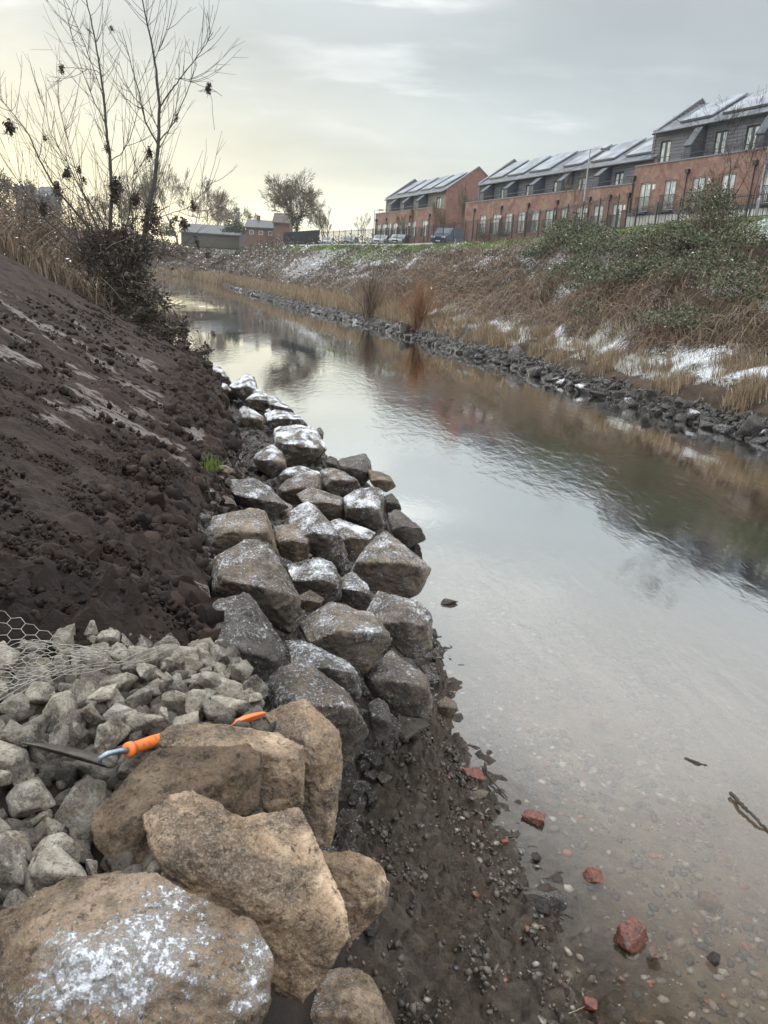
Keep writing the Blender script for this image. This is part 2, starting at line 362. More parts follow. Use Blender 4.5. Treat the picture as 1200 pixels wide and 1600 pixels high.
# ---------- far bank
def farsoil():
    t = NT('far_bank_ground'); c = t.coord(kind='Pos')
    n = t.noise(c, .9, 8, .7)
    col = t.ramp(n, [(.3, (.028, .020, .015)), (.5, (.065, .047, .033)), (.7, (.12, .09, .062))])
    col = t.mix(t.attr('green', 'GEOMETRY'), col, t.mix(t.noise(c, 5, 5), (.05, .09, .02), (.13, .19, .04)))
    s = t.attr('snow', 'GEOMETRY'); f = t.mr(t.math('ADD', s, t.math('MULTIPLY', t.math('SUBTRACT', t.noise(c, 6, 10, .9), .5), 4.2)), .46, .66)
    col = t.mix(f, col, (.72, .76, .82))
    return t.bsdf(col, .9, normal=t.bump(t.noise(c, 5, 8, .75), .15), spec=.2)
M['far_ground'] = farsoil()
M['reed'] = leafy('dry_reed', [(.19, .13, .075), (.31, .23, .145), (.12, .085, .052), (.44, .365, .26), (.23, .16, .095)])
M['palegrass'] = leafy('pale_grass', [(.30, .24, .13), (.42, .34, .2), (.2, .18, .09), (.5, .42, .28)])
M['frostgrass'] = leafy('frosted_grass', [(.70, .73, .77), (.55, .52, .44), (.78, .80, .84), (.40, .34, .22), (.66, .68, .70), (.25, .25, .14)])
M['greengrass'] = leafy('green_grass', [(.10, .16, .03), (.18, .26, .06), (.14, .19, .06)])
M['deadleaf'] = leafy('dead_leaves', [(.035, .025, .019), (.08, .058, .043), (.13, .096, .07), (.055, .042, .033), (.20, .16, .12), (.095, .078, .057)], snow=.3)
M['bramble'] = leafy('bramble_leaf', [(.030, .045, .022), (.07, .095, .045), (.13, .155, .085), (.045, .06, .035), (.19, .20, .14), (.12, .10, .07), (.15, .15, .11)], snow=.04)
M['stem'] = leafy('bramble_stem', [(.10, .06, .04), (.19, .12, .075), (.36, .29, .22), (.065, .047, .037), (.20, .15, .11)])
M['twig_red'] = leafy('willow_twig', [(.20, .09, .04), (.30, .15, .07), (.24, .13, .07)])
M['bark'] = simple('bark', (.04, .032, .026), .9, var=.4, sc_=6)
M['bark_far'] = simple('far_bark', (.16, .125, .085), .9, var=.3, sc_=2)
M['ivy'] = leafy('ivy', [(.02, .03, .015), (.04, .055, .025), (.06, .07, .035)])
M['debris'] = leafy('flood_debris', [(.014, .011, .010), (.03, .023, .018), (.055, .042, .032), (.13, .105, .08), (.02, .016, .014), (.04, .03, .022), (.22, .18, .14)])
# ---------- built things
def brick_mat(name, c1, c2, mortar=(.30, .25, .21), stain=.35):
    t = NT(name); c = t.coord()
    sp = t.node('ShaderNodeSeparateXYZ', inp={0: c}); v = t.node('ShaderNodeCombineXYZ', inp={0: t.math('ADD', sp.outputs[0], sp.outputs[1]), 1: sp.outputs[2]}).outputs[0]
    b = t.node('ShaderNodeTexBrick', inp={0: v, 'Color1': c1, 'Color2': c2, 'Mortar': mortar, 'Scale': 1., 'Mortar Size': .012, 'Brick Width': .225, 'Row Height': .075, 'Bias': 0.})
    col = t.mix(t.mr(t.noise(c, 1.1, 7, .75, .4), .45, .62, 0, stain*1.7), b.outputs[0], (.40, .27, .21))
    col = t.mix(t.mr(t.noise(c, .55, 6, .7, .5), .46, .64, 0, .6), col, (.13, .058, .042))
    return t.bsdf(col, .85, spec=.2)
M['brick'] = brick_mat('red_brick', (.255, .105, .075), (.175, .072, .054))
M['brick_dark'] = brick_mat('gable_brick', (.25, .09, .07), (.19, .07, .055), stain=.15)
def roof_mat():
    t = NT('frosted_slate'); c = t.coord(); sp = t.node('ShaderNodeSeparateXYZ', inp={0: c})
    row = t.math('FRACT', t.math('MULTIPLY', sp.outputs[2], 5.5)); l = t.mr(row, 0., .15)
    n = t.noise(c, 1.3, 7, .7)
    col = t.mix(t.mr(n, .3, .7), (.085, .095, .11), (.20, .215, .235)); col = t.mix(t.math('MULTIPLY', t.math('SUBTRACT', 1., l), .5), col, (.12, .13, .15))
    return t.bsdf(col, .9, spec=.12)
M['roof'] = roof_mat()
def clad_mat(name, base):
    t = NT(name); c = t.coord(); sp = t.node('ShaderNodeSeparateXYZ', inp={0: c})
    row = t.math('FRACT', t.math('MULTIPLY', sp.outputs[2], 4.2)); l = t.mr(row, 0., .14)
    n = t.noise(t.coord((.4, .4, 6)), 2, 5, .6)
    col = t.mix(t.mr(n, .3, .7), tuple(x*.8 for x in base), tuple(x*1.2 for x in base)); col = t.mix(t.math('SUBTRACT', 1., l), col, tuple(x*.25 for x in base))
    return t.bsdf(col, .75, normal=t.bump(l, .03), spec=.3)
M['clad'] = clad_mat('grey_weatherboard', (.17, .17, .18)); M['clad_pale'] = clad_mat('olive_weatherboard', (.27, .26, .215))
M['dark'] = simple('dark_panel', (.055, .065, .08), .6, var=.15); M['coping'] = simple('coping', (.2, .2, .21), .7)
M['black'] = simple('black_metal', (.022, .024, .028), .45, var=.1); M['cream'] = simple('cream_render', (.58, .56, .50), .85, var=.08)
M['frame'] = simple('white_window_frame', (.62, .63, .60), .5, var=.05)
M['frame_dark'] = simple('dark_window_frame', (.05, .05, .055), .5, var=.05)
M['glass'] = (lambda t: t.bsdf((.10, .12, .125), .06, spec=.8))(NT('window_glass'))
M['curtain'] = simple('window_blind', (.62, .65, .60), .3, var=.3, sc_=1.5, spec=.6)
M['panel'] = (lambda t: t.bsdf(t.mix(t.mr(t.noise(t.coord(), .8, 5), .3, .7), (.17, .19, .215), (.31, .335, .365)), .75, spec=.15))(NT('snowed_solar_panel'))
M['concrete'] = simple('pale_concrete', (.50, .51, .50), .85, var=.12)
M['tarmac'] = simple('car_park_tarmac', (.13, .13, .13), .9, var=.3, sc_=.6)
M['steel'] = simple('galvanised_steel', (.34, .36, .38), .45, .6, var=.1)
M['lampglow'] = (lambda t: t.bsdf((.75, .74, .7), .4))(NT('lamp_cover'))
M['wire'] = simple('galvanised_wire', (.30, .28, .25), .45, .5, var=.3, sc_=20)
M['orange'] = (lambda t: t.bsdf(t.mix(t.mr(t.noise(t.coord(kind='Pos'), 55, 8, .75), .50, .64, 0, .75), (.70, .16, .03), (.16, .085, .05)), .5))(NT('muddy_orange_plastic'))
M['blade'] = simple('worn_steel', (.05, .046, .04), .5, .5, var=.5, sc_=25)
M['tang'] = simple('scuffed_steel_tang', (.20, .25, .30), .35, .7, var=.3, sc_=40)
M['shed'] = simple('grey_sheet_roof', (.06, .066, .072), .6, var=.15, sc_=.5); M['far_wall'] = simple('far_brick', (.15, .085, .065), .9)
M['stone_far'] = simple('grey_stone', (.13, .14, .16), .9)
M['wood'] = simple('weathered_wood', (.08, .07, .06), .9, var=.3)
M['tyre'] = simple('tyre_rubber', (.025, .025, .025), .9); M['rim'] = simple('alloy_rim', (.4, .4, .42), .35, .7)
M['head'] = (lambda t: t.bsdf((.8, .8, .78), .15, spec=.8))(NT('headlight_glass'))

# ================================================================== TERRAIN
XT = [(-3, -.30, 2.36), (2.2, -.34, 2.36), (3, -.60, 2.2), (3.5, -.80, 2.0), (5.5, -1.35, 1.6), (7.1, -1.84, 1.45), (11.3, -2.4, 1.2), (17, -3.7, 1.0), (24, -5.6, .8), (28, -7.8, .8), (35, -12, .8), (60, -27, .8), (130, -54, .8), (217, -88, .8), (300, -128, .8), (345, -155, .8)]
XS = [(-3, -2.1, 2.40), (2.1, -1.9, 2.40), (2.45, -1.42, 2.36), (2.75, -1.0, 2.26), (3.05, -.80, 2.16), (3.5, -.81, 2.0), (5.5, -1.38, 1.62), (7.1, -1.87, 1.47), (11.3, -2.43, 1.22), (17, -3.73, 1.02), (24, -5.63, .82), (28, -7.83, .82), (35, -12.03, .82), (60, -27.03, .82), (130, -54.03, .82), (217, -88.1, .82), (300, -128.1, .82), (345, -155.1, .82)]
XB = [(-3, .25, .55), (2, .15, .5), (3.2, -.02, .5), (3.9, -.2, .5), (5.2, .12, .42), (6.1, .35, .25), (7.4, .60, .08), (8.6, .30, .04), (11.2, .05, .03), (14.1, -.45, .03), (17.1, -1.85, .03), (24, -4.85, .03), (28, -6.8, .03), (35, -10.9, .03), (60, -26, .03), (130, -53, .03), (217, -86, .03), (300, -126, .03), (345, -153, .03)]
XW = [(-3, 1.9), (0, 1.7), (3.26, 1.34), (4.1, 1.17), (5, 1.0), (6.1, .72), (7.4, .74), (8.6, .42), (11.2, .15), (14.1, -.35), (17.1, -1.75), (24, -4.75), (28, -6.6), (35, -10.7), (60, -25.5), (130, -52), (217, -85), (300, -125), (345, -152)]
def knots(y):
    y = np.asarray(y, float)
    xt, zt = interp(y, XT, 1), interp(y, XT, 2); xs, zs = interp(y, XS, 1), interp(y, XS, 2); xb, zb = interp(y, XB, 1), interp(y, XB, 2); xw = interp(y, XW, 1)
    m_ = .47; lc = (5.9-zs)/m_
    xm = xt+np.clip((y-3.2)/1.5, 0, 1)*.14*(xb-xt)+np.clip((3.2-y)/1, 0, 1)*.3*(xb-xt); zm = np.where(y > 3.2, np.minimum(zt*np.interp(y, [3, 5, 7.5, 9, 11], [.34, .62, .5, .25, .08]), zt-.3*np.clip((y-3.2)*2, 0, 1)), zt-.3*(zt-zb)); zm = np.maximum(zm, .04)
    X = [xs-lc-60, xs-lc-1.2, xs-lc, xs, xt, xm, xb, xw, xw+1.2, xw+3.5, xw+7, xw+14]
    Z = [0*y+7.5, 0*y+6.15, 0*y+5.9, zs, zt, zm, np.minimum(zb, zm), 0*y, 0*y-.16, 0*y-.42, 0*y-1.2, 0*y-1.7]
    return np.array(X), np.array(Z)
def G(x, y):
    """height of the near bank, shore and bed"""
    x = np.atleast_1d(np.asarray(x, float)); y = np.atleast_1d(np.asarray(y, float)); X, Z = knots(y)
    z = np.where(x < X[0], Z[0], Z[-1])
    for k in range(len(X)-1):
        t = np.clip((x-X[k])/np.maximum(X[k+1]-X[k], 1e-4), 0, 1); z = np.where((x >= X[k]) & (x <= X[k+1]), Z[k]+(Z[k+1]-Z[k])*t, z)
    return z
def smear_f(x, y):
    rel = interp(y, XT, 1)-x
    reg = np.clip((y-6.6)/2, 0, 1)*np.clip((21-y)/5, 0, 1)*np.clip(rel/.5, 0, 1)*np.clip((5.2-rel)/1.5, 0, 1)
    a = noise(np.stack([x*1.1, y*5.5+x*1.2, 0*x], 1))+.7*noise(np.stack([x*1.6, y*13+x*2.4, 0*x+9], 1)); b = fbm(np.stack([x*.9, y*.9, 0*x+4], 1), 3)
    return np.clip((a*.9+b*1.0+.05)*1.6, 0, 1)*reg
def surf_noise(x, y, z):
    """real relief of the soil / mud, metres"""
    xs = interp(y, XS, 1); xb = interp(y, XB, 1); xw = interp(y, XW, 1)
    soil = np.clip((xs-x)/.15+.5, 0, 1); P = np.stack([x, y, z], 1)
    near = np.clip((9-y)/4, 0, 1)
    s = fbm(P*1.4, 3)*.10 + np.abs(fbm(P*6.5+9, 3))*.055 + np.abs(fbm(P*19, 3))*.026 + fbm(P*48, 2)*.006
    toe = np.exp(-((xs-x-.35)/.45)**2)
    s = s + toe*np.abs(fbm(P*8+3, 3))*.13
    sm = smear_f(x, y)
    s = s*(1-.75*sm)+sm*(-.02) + noise(np.stack([x*.8, y*6.5+x*1.2, 0*x], 1))*.04*np.clip((y-6)/3, 0, 1)*np.clip((22-y)/5, 0, 1)
    mud = np.clip((x-xb)/.1, 0, 1)
    fade = np.clip((xw+.5-x)/.5, .12, 1)
    mm = (fbm(P*2.6+5, 3)*.07+np.abs(fbm(P*8, 3))*.12+np.abs(fbm(P*22, 3))*.055+fbm(P*60, 2)*.008-.060)*fade
    mm = mm*np.interp(y, [7, 8.5], [1, .12]); mid = (1-soil)*(1-mud)
    return s*soil + mm*mud + mid*fbm(P*3, 3)*.04, mud, sm*soil

def near_bank():
    ys = np.concatenate([np.arange(-2.5, 1, .15), np.arange(1, 9, .03), np.arange(9, 16, .06), np.arange(16, 30, .12), np.arange(30, 70, 1.), np.arange(70, 346, 6.)])
    X, Z = knots(ys); seg = [3, 3, 150, 24, 12, 24, 50, 26, 20, 8, 5]
    ks = [np.linspace(0, 1, n, endpoint=False) for n in seg]
    ks[2] = 1-(1-ks[2])**1.5
    xx = []; zz_ = []
    for k, t in enumerate(ks):
        xx.append(X[k][:, None]+(X[k+1]-X[k])[:, None]*t); zz_.append(Z[k][:, None]+(Z[k+1]-Z[k])[:, None]*t)
    xx.append(X[-1][:, None]); zz_.append(Z[-1][:, None]); xx = np.concatenate(xx, 1); zz_ = np.concatenate(zz_, 1); yy = np.broadcast_to(ys[:, None], xx.shape)
    x, y, z = xx.ravel(), yy.ravel().copy(), zz_.ravel()
    dz, mud, sm = surf_noise(x, y, z); z = z+dz
    nr, nc = xx.shape
    i = np.arange(nr-1)[:, None]*nc; j = np.arange(nc-1)[None]
    Fq = np.stack([i+j, i+j+1, i+nc+j+1, i+nc+j], -1).reshape(-1, 4)
    me = mesh('near_bank', np.stack([x, y, z], 1), Fq)
    for nm, v in (('mud', mud), ('smear', sm), ('bedf', np.clip((-z-.015)/.10, 0, 1))):
        a = me.attributes.new(nm, 'FLOAT', 'POINT'); a.data.foreach_set('value', v.astype(np.float32))
    # bed beyond the waterline uses the bed material
    me.materials.append(M['soil'])
    o = bpy.data.objects.new('near_bank', me); COL.objects.link(o)
    tag(o, kind='structure')
near_bank()

WT = [(-8, 20, 33), (8, 14, 26, 12), (20, 10.3, 20.5, 24), (25.5, 8.3, 18, 31), (30, 6.8, 15.9, 36.8), (37, 5.4, 14, 42), (45.2, 3, 12.5, 51), (58, -.8, 10.6, 62), (67.7, -4.2, 7.7, 74), (88, -11.9, 1, 93), (115, -20.5, -7, 112), (132.4, -25.6, -13, 127), (155, -32.5, -21, 147), (223, -57, -42, 220), (278, -84, -66, 278), (345, -122, -100, 330)]
WT[0] = (-8, 20, 33, -4)
ZC = [(-8, 7.2), (45, 7.2), (88, 7.25), (115, 7.5), (155, 7.9), (223, 8), (345, 9)]
for i_ in range(6): WT[i_] = (WT[i_][0], WT[i_][1]+.45)+WT[i_][2:]
def fx(v): return np.interp(v, [w_[0] for w_ in WT], [w_[1] for w_ in WT])
PT = [(-.5, -1.8), (-.12, -1.0), (0, -.05), (.03, .5), (.08, .9), (.24, 1.45), (.38, 2.3), (1, 1.)]
def FB(v, t):
    v = np.asarray(v, float); t = np.asarray(t, float)
    wx = fx(v); cx = np.interp(v, [w_[0] for w_ in WT], [w_[2] for w_ in WT]); cy = np.interp(v, [w_[0] for w_ in WT], [w_[3] for w_ in WT]); zc = np.interp(v, [q[0] for q in ZC], [q[1] for q in ZC])
    x = wx+(cx-wx)*t; y = v+(cy-v)*t
    tt = [q[0] for q in PT[:-1]]+[1.]; z = np.interp(t, tt[:-1], [q[1] for q in PT[:-1]]); z = np.where(t > .38, 2.3+(zc-2.3)*np.clip((t-.38)/.62, 0, 1)**.92, z)
    return x, y, z
def FBn(v, t):
    x, y, z = FB(v, t); P = np.stack([x, y, z], 1)
    fade = np.clip((1.02-t)/.08, 0, 1)*np.clip(t/.05, 0, 1)
    return x, y, z+(fbm(P*.45, 3)*.35+fbm(P*1.7, 3)*.12+fbm(P*5, 2)*.04)*fade
def far_bank():
    vs = np.concatenate([np.arange(-8, 14, 1.), np.arange(14, 46, .16), np.arange(46, 90, .4), np.arange(90, 170, 1.2), np.arange(170, 346, 5.)])
    ts = np.concatenate([[-.5, -.2, -.08], np.linspace(-.03, .4, 46), np.linspace(.42, 1, 44)])
    vv, tt = np.meshgrid(vs, ts, indexing='ij'); sh = vv.shape; v, t = vv.ravel(), tt.ravel()
    x, y, z = FBn(v, t); P = np.stack([x, y, z], 1)
    sn = np.exp(-((t-.23)/.10)**2)*np.clip(.72+fbm(P*.6+2, 3)*.9, 0, 1)*np.clip((66-v)/12, 0, 1)
    sn = np.maximum(sn, np.clip((t-.42)/.1, 0, 1)*np.clip(fbm(P*np.array([.5, .5, .5])+7, 3)*.8+.16, 0, .55))
    sn = np.maximum(sn, .95*np.exp(-((v-44)/4.5)**2)*np.exp(-((t-.78)/.10)**2)); sn = np.maximum(sn, .42*np.exp(-((v-118)/16)**2)*np.clip((t-.35)/.1, 0, 1)*np.clip((1-t)/.1, 0, 1))
    sn = np.maximum(sn, .8*np.exp(-((v-23)/4)**2)*np.exp(-((t-.72)/.16)**2))
    gr = np.clip((t-.87)/.06, 0, 1)*np.clip(.75+fbm(P*.5, 2)*.8, 0, 1); gr = np.maximum(gr, .8*np.exp(-((v-100)/14)**2)*np.clip((t-.6)/.2, 0, 1))
    nr, nc = sh; i = np.arange(nr-1)[:, None]*nc; j = np.arange(nc-1)[None]
    Fq = np.stack([i+j, i+j+1, i+nc+j+1, i+nc+j], -1).reshape(-1, 4)
    me = mesh('far_bank', np.stack([x, y, z], 1), Fq)
    for nm, q in (('snow', sn), ('green', gr)):
        a = me.attributes.new(nm, 'FLOAT', 'POINT'); a.data.foreach_set('value', q.astype(np.float32))
    tag(obj('far_bank', me, M['far_ground']), kind='structure')
    # plateau behind the crest
    v2 = np.concatenate([np.arange(-8, 170, 4.), np.arange(170, 346, 8.)]); off = np.array([0, .5, 2, 6, 20, 60, 140, 400]); rise = np.interp(v2, [0, 118, 150, 223, 345], [.5, .5, 2.0, 4.5, 5])
    cx, cy, cz = FB(v2, np.ones_like(v2)); A = []
    for k, o_ in enumerate(off):
        A.append(np.stack([cx+o_*.93-.0, cy+o_*.37, cz-.02+rise*min(1, o_/60 if o_ > 2 else .02*o_)], 1))
    A = np.stack(A, 1); nr, nc = A.shape[:2]; i = np.arange(nr-1)[:, None]*nc; j = np.arange(nc-1)[None]
    me = mesh('car_park', A.reshape(-1, 3), np.stack([i+j, i+j+1, i+nc+j+1, i+nc+j], -1).reshape(-1, 4))
    tag(obj('plateau_ground', me, M['tarmac']), kind='structure')
far_bank()
# rolling ground that carries on to the horizon
def horizon_ground():
    a = np.linspace(0, 2*np.pi, 97)[:-1]; rr = np.array([0, 340, 365, 400, 460, 600, 1000, 2500.]); zz_ = np.array([-2.2, -2.2, 2, 7, 9, 10, 11, 12.])
    V = np.stack([rr[:, None]*np.sin(a), rr[:, None]*np.cos(a), zz_[:, None]+0*a], -1); nr, nc = V.shape[:2]
    i = np.arange(nr-1)[:, None]*nc; j = np.arange(nc)[None]; jn = (j+1) % nc
    me = mesh('ground', V.reshape(-1, 3), np.stack([i+j, i+jn, i+nc+jn, i+nc+j], -1).reshape(-1, 4))
    a_ = me.attributes.new('snow', 'FLOAT', 'POINT'); a_ = me.attributes.new('green', 'FLOAT', 'POINT')
    tag(obj('ground', me, M['far_ground']), kind='structure')
horizon_ground()

# ---------- river water
def water():
    ys = np.concatenate([np.arange(-5, 16, .12), np.arange(16, 60, .5), np.arange(60, 350, 4.)])
    ts = np.concatenate([np.linspace(0, .3, 60, endpoint=False), np.linspace(.3, 1, 50)])
    xl = interp(ys, XW, 1)-.8; xr = fx(ys)+.9
    xx = xl[:, None]+(xr-xl)[:, None]*ts; yy = np.broadcast_to(ys[:, None], xx.shape); x, y = xx.ravel(), yy.ravel().copy()
    dep = np.clip(-G(x, y), 0, 3); dr = np.clip(fx(y)-x, 0, 9); dep = np.minimum(dep, dr*.35)
    nr, nc = xx.shape; i = np.arange(nr-1)[:, None]*nc; j = np.arange(nc-1)[None]
    me = mesh('river_water', np.stack([x, y, 0*x], 1), np.stack([i+j, i+j+1, i+nc+j+1, i+nc+j], -1).reshape(-1, 4))
    a = me.attributes.new('depth', 'FLOAT', 'POINT'); a.data.foreach_set('value', dep.astype(np.float32))
    t = NT('river_water')
    cc = t.coord(kind='Pos', rot=(0, 0, R(-16)))
    wob = t.noise(cc, .12, 3, .5)
    # flow-aligned ripples (streaks along the current) and finer chop
    cs = t.coord((1.0, .42, 1), 'Pos', rot=(0, 0, R(-16)))
    r1 = t.noise(cs, 4.2, 4, .5, .5); r2 = t.noise(t.coord((1, .5, 1), 'Pos', rot=(0, 0, R(-16))), 12, 5, .62, .4); r3 = t.noise(t.coord((1, .35, 1), 'Pos', rot=(0, 0, R(-20))), .62, 3, .5, .6)
    mask = t.mr(t.noise(t.coord((1, .45, 1), 'Pos', rot=(0, 0, R(-22)), loc=(1.7, .3, 0)), .26, 4, .55, .6), .40, .64, .35, 1.9)
    py_ = t.node('ShaderNodeSeparateXYZ', inp={0: t.coord(kind='Pos')}).outputs[1]
    far = t.mr(py_, 10, 60, .55, 1.0); far2 = t.math('MULTIPLY', t.mr(py_, 4, 11, .5, .85), t.mr(py_, 13, 50, 1.0, .40))
    h = t.math('ADD', t.math('MULTIPLY', t.math('MULTIPLY', t.math('SUBTRACT', r1, .5), mask), 1.), t.math('MULTIPLY', t.math('MULTIPLY', t.math('SUBTRACT', r2, .5), mask), .24))
    h = t.math('ADD', t.math('MULTIPLY', h, far2), t.math('MULTIPLY', r3, .16))
    bmp = t.bump(h, .0080, 1.)
    dpt = t.attr('depth', 'GEOMETRY')
    murk = t.math('SUBTRACT', 1., t.math('POWER', 2.718, t.math('MULTIPLY', dpt, -1.5)))
    murk = t.math('ADD', t.math('MULTIPLY', murk, .95), t.math('MULTIPLY', t.math('MULTIPLY', t.mr(t.noise(t.coord((1, .4, 1), 'Pos', rot=(0, 0, R(-25))), .8, 4, .6, .6), .4, .65), t.mr(dpt, .03, .2)), .28), clamp=True)
    tr = t.node('ShaderNodeBsdfTransparent', inp={0: (.93, .91, .87)}); df = t.node('ShaderNodeBsdfDiffuse', inp={0: t.mix(t.mr(dpt, .15, .8), (.115, .085, .058), (.014, .010, .007))})
    m1 = t.node('ShaderNodeMixShader', inp={0: murk, 1: tr.outputs[0], 2: df.outputs[0]})
    gl = t.node('ShaderNodeBsdfGlossy', inp={'Roughness': .004, 'Normal': bmp, 0: (.93, .93, .92)})
    fr = t.node('ShaderNodeFresnel', inp={'IOR': 1.33, 'Normal': bmp})
    fr2 = t.math('ADD', t.math('MULTIPLY', t.math('SUBTRACT', fr.outputs[0], .030), 7.0), .03, clamp=True)
    m2 = t.node('ShaderNodeMixShader', inp={0: fr2, 1: m1.outputs[0], 2: gl.outputs[0]}); t.L.new(m2.outputs[0], t.out.inputs[0])
    tag(obj('river_water', me, t.m), kind='structure')
water()

# ================================================================== BOULDERS
# name, label, group, depth, thickness factor, [hulls of (px,py[,dd])], attributes
def simplify(poly, n):
    p = list(poly)
    while len(p) > n:
        ar = [abs((p[i-1][0]-p[i][0])*(p[(i+1) % len(p)][1]-p[i][1])-(p[(i+1) % len(p)][0]-p[i][0])*(p[i-1][1]-p[i][1])) for i in range(len(p))]
        p.pop(int(np.argmin(ar)))
    return p
def hull_pts(poly, d, th=None, ridge=None):
    poly = simplify(poly, 7 if d > 3.9 else 10)
    P = np.array([p[:2] for p in poly], float); ext = P.max(0)-P.min(0); w_ = ext[0]*d/FPX; hh = ext[1]*d/FPX
    s = (w_+hh)/2 if th is None else th
    y0, y1 = P[:, 1].min(), P[:, 1].max(); c = P.mean(0); pts = []
    for p in poly:
        f = (p[1]-y0)/max(1, y1-y0); dd = p[2] if len(p) > 2 else (.22-.42*f)*s
        pts.append(PD(p[0], p[1], d+dd))
    if ridge is None:
        h_ = int(abs(math.sin(c[0]*12.7+c[1]*3.1))*1000)/1000.
        ridge = [(P[:, 0].min()+ext[0]*.12, y0+ext[1]*(.62-.22*h_), -.46*s), (c[0]-ext[0]*.1+ext[0]*.2*h_, y0+ext[1]*(.40+.10*h_), -.66*s), (P[:, 0].max()-ext[0]*.12, y0+ext[1]*(.42+.18*h_), -.48*s)]
    for p in ridge: pts.append(PD(p[0], p[1], d+p[2]))
    for p in poly:     # back of the stone, shrunk
        q = c+(np.array(p[:2])-c)*.72; pts.append(PD(q[0], q[1]+ext[1]*.06, d+.75*s))
    return pts, s
B = []
def stone(label, d, hulls, shade=None, tone=.2, frost=.5, wet=0., res=46, rough=1., th=None, ridge=None, seed=None, name='boulder', cat='boulder', group='armour boulders along the river edge', mat='rock'):
    B.append(dict(label=label, d=d, hulls=hulls, tone=tone, frost=frost, wet=wet, res=res, rough=rough, th=th, ridge=ridge, name=name, cat=cat, group=group, mat=mat, shade=shade if shade is not None else .52+.42*abs(math.sin(len(B)*2.7))))
FG = 'sandstone blocks stacked at the edge of the stone fill'
# --- near blocks, no group of sameness: each is its own shape
stone('broad flat brown block in the bottom left corner with patches of white frost', 1.5,
      [[(-30, 1440, .1), (40, 1412, .12), (110, 1368, .16), (180, 1357, .18), (250, 1368, .16), (300, 1400, .12), (350, 1412, .08), (405, 1448, .04), (430, 1490, 0), (425, 1560, -.02), (395, 1640, -.05), (200, 1700, -.08), (-60, 1700, -.08)]], shade=.85, tone=.8, frost=.80, res=105, th=.30,
      ridge=[(120, 1490, -.06), (330, 1520, -.05), (60, 1640, -.12), (350, 1620, -.1)], group=FG, mat='rock_near')
stone('large pale tan block with a notched top edge in the centre of the foreground', 1.80,
      [[(222, 1275, .10), (250, 1250, .12), (300, 1237, .14), (340, 1248, .12), (400, 1290, .08), (420, 1330, .05), (400, 1390, 0), (300, 1400, -.02), (240, 1340, .0)],
       [(395, 1300, .10), (410, 1270, .12), (440, 1256, .12), (468, 1262, .10), (488, 1320, .07), (495, 1370, .04), (535, 1410, 0), (548, 1465, -.04), (520, 1520, -.06), (475, 1570, -.07), (440, 1560, -.07), (300, 1420, -.03), (250, 1370, .0), (330, 1300, .06)]],
      shade=1.4, tone=.9, frost=.0, res=110, th=.22, group=FG, mat='rock_near', ridge=[(300, 1330, -.02), (430, 1420, -.09)])
stone('dark brown angular block leaning behind the pale tan one beside the trowel handle', 2.04,
      [[(137, 1290, -.06), (150, 1262, -.02), (200, 1212, .04), (250, 1165, .10), (262, 1170, .09), (285, 1190, .04), (300, 1250, -.02), (260, 1330, -.10), (235, 1372, -.14), (180, 1352, -.14), (150, 1322, -.11)],
       [(255, 1168, .1), (290, 1192, .06), (330, 1183, .07), (385, 1165, .10), (405, 1175, .10), (411, 1200, .06), (405, 1260, .02), (360, 1300, -.03), (260, 1330, -.08), (220, 1280, -.06)]],
      shade=.50, tone=1., frost=.04, res=95, th=.26, group=FG, mat='rock_near', ridge=[(210, 1280, -.13), (335, 1225, -.05), (160, 1300, -.12)])
stone('long flat-topped brown block between the dark angular one and the tall tan one', 2.26,
      [[(235, 1160, .0), (262, 1136, .05), (310, 1129, .10), (380, 1136, .12), (440, 1148, .10), (478, 1163, .06), (481, 1190, 0), (474, 1262, -.05), (420, 1270, -.06), (300, 1230, -.05), (250, 1200, -.02)]],
      shade=1.2, tone=.9, frost=.12, res=90, th=.28, group=FG, mat='rock_near', ridge=[(280, 1168, -.06), (400, 1172, -.07), (465, 1185, -.06)])
stone('tall upright tan block with a pointed top, standing at the drop to the mud', 2.85,
      [[(388, 1135, .06), (400, 1115, .1), (440, 1106, .12), (475, 1090, .14), (505, 1110, .1), (530, 1140, .05), (534, 1180, .0), (528, 1260, -.06), (518, 1325, -.1), (495, 1320, -.08), (478, 1230, -.04), (440, 1200, -.03), (400, 1160, .0)]],
      shade=1.2, tone=.9, frost=.12, res=90, th=.30, group=FG, mat='rock_near', ridge=[(450, 1140, -.02), (500, 1165, -.12), (478, 1190, -.12)])
stone('squat ochre yellow block low down beside the mud, wedged under the pale tan one', 3.25,
      [[(470, 1335, .05), (492, 1328, .08), (560, 1331, .08), (592, 1350, .04), (610, 1384, 0), (603, 1415, -.03), (560, 1465, -.07), (545, 1475, -.08), (500, 1460, -.06), (470, 1400, 0)]],
      shade=1.05, tone=1., frost=.0, res=80, th=.34, group=FG, mat='rock_near', ridge=[(545, 1365, -.1), (580, 1395, -.12), (520, 1380, -.1)])
stone('brown block at the bottom of the picture lying below the pale tan one', 2.55,
      [[(455, 1570, .03), (500, 1520, .08), (540, 1508, .08), (575, 1520, .05), (600, 1560, 0), (620, 1610, -.04), (600, 1680, -.08), (470, 1680, -.06)]],
      shade=1., tone=.8, frost=.3, res=70, th=.26, group=FG, mat='rock_near')
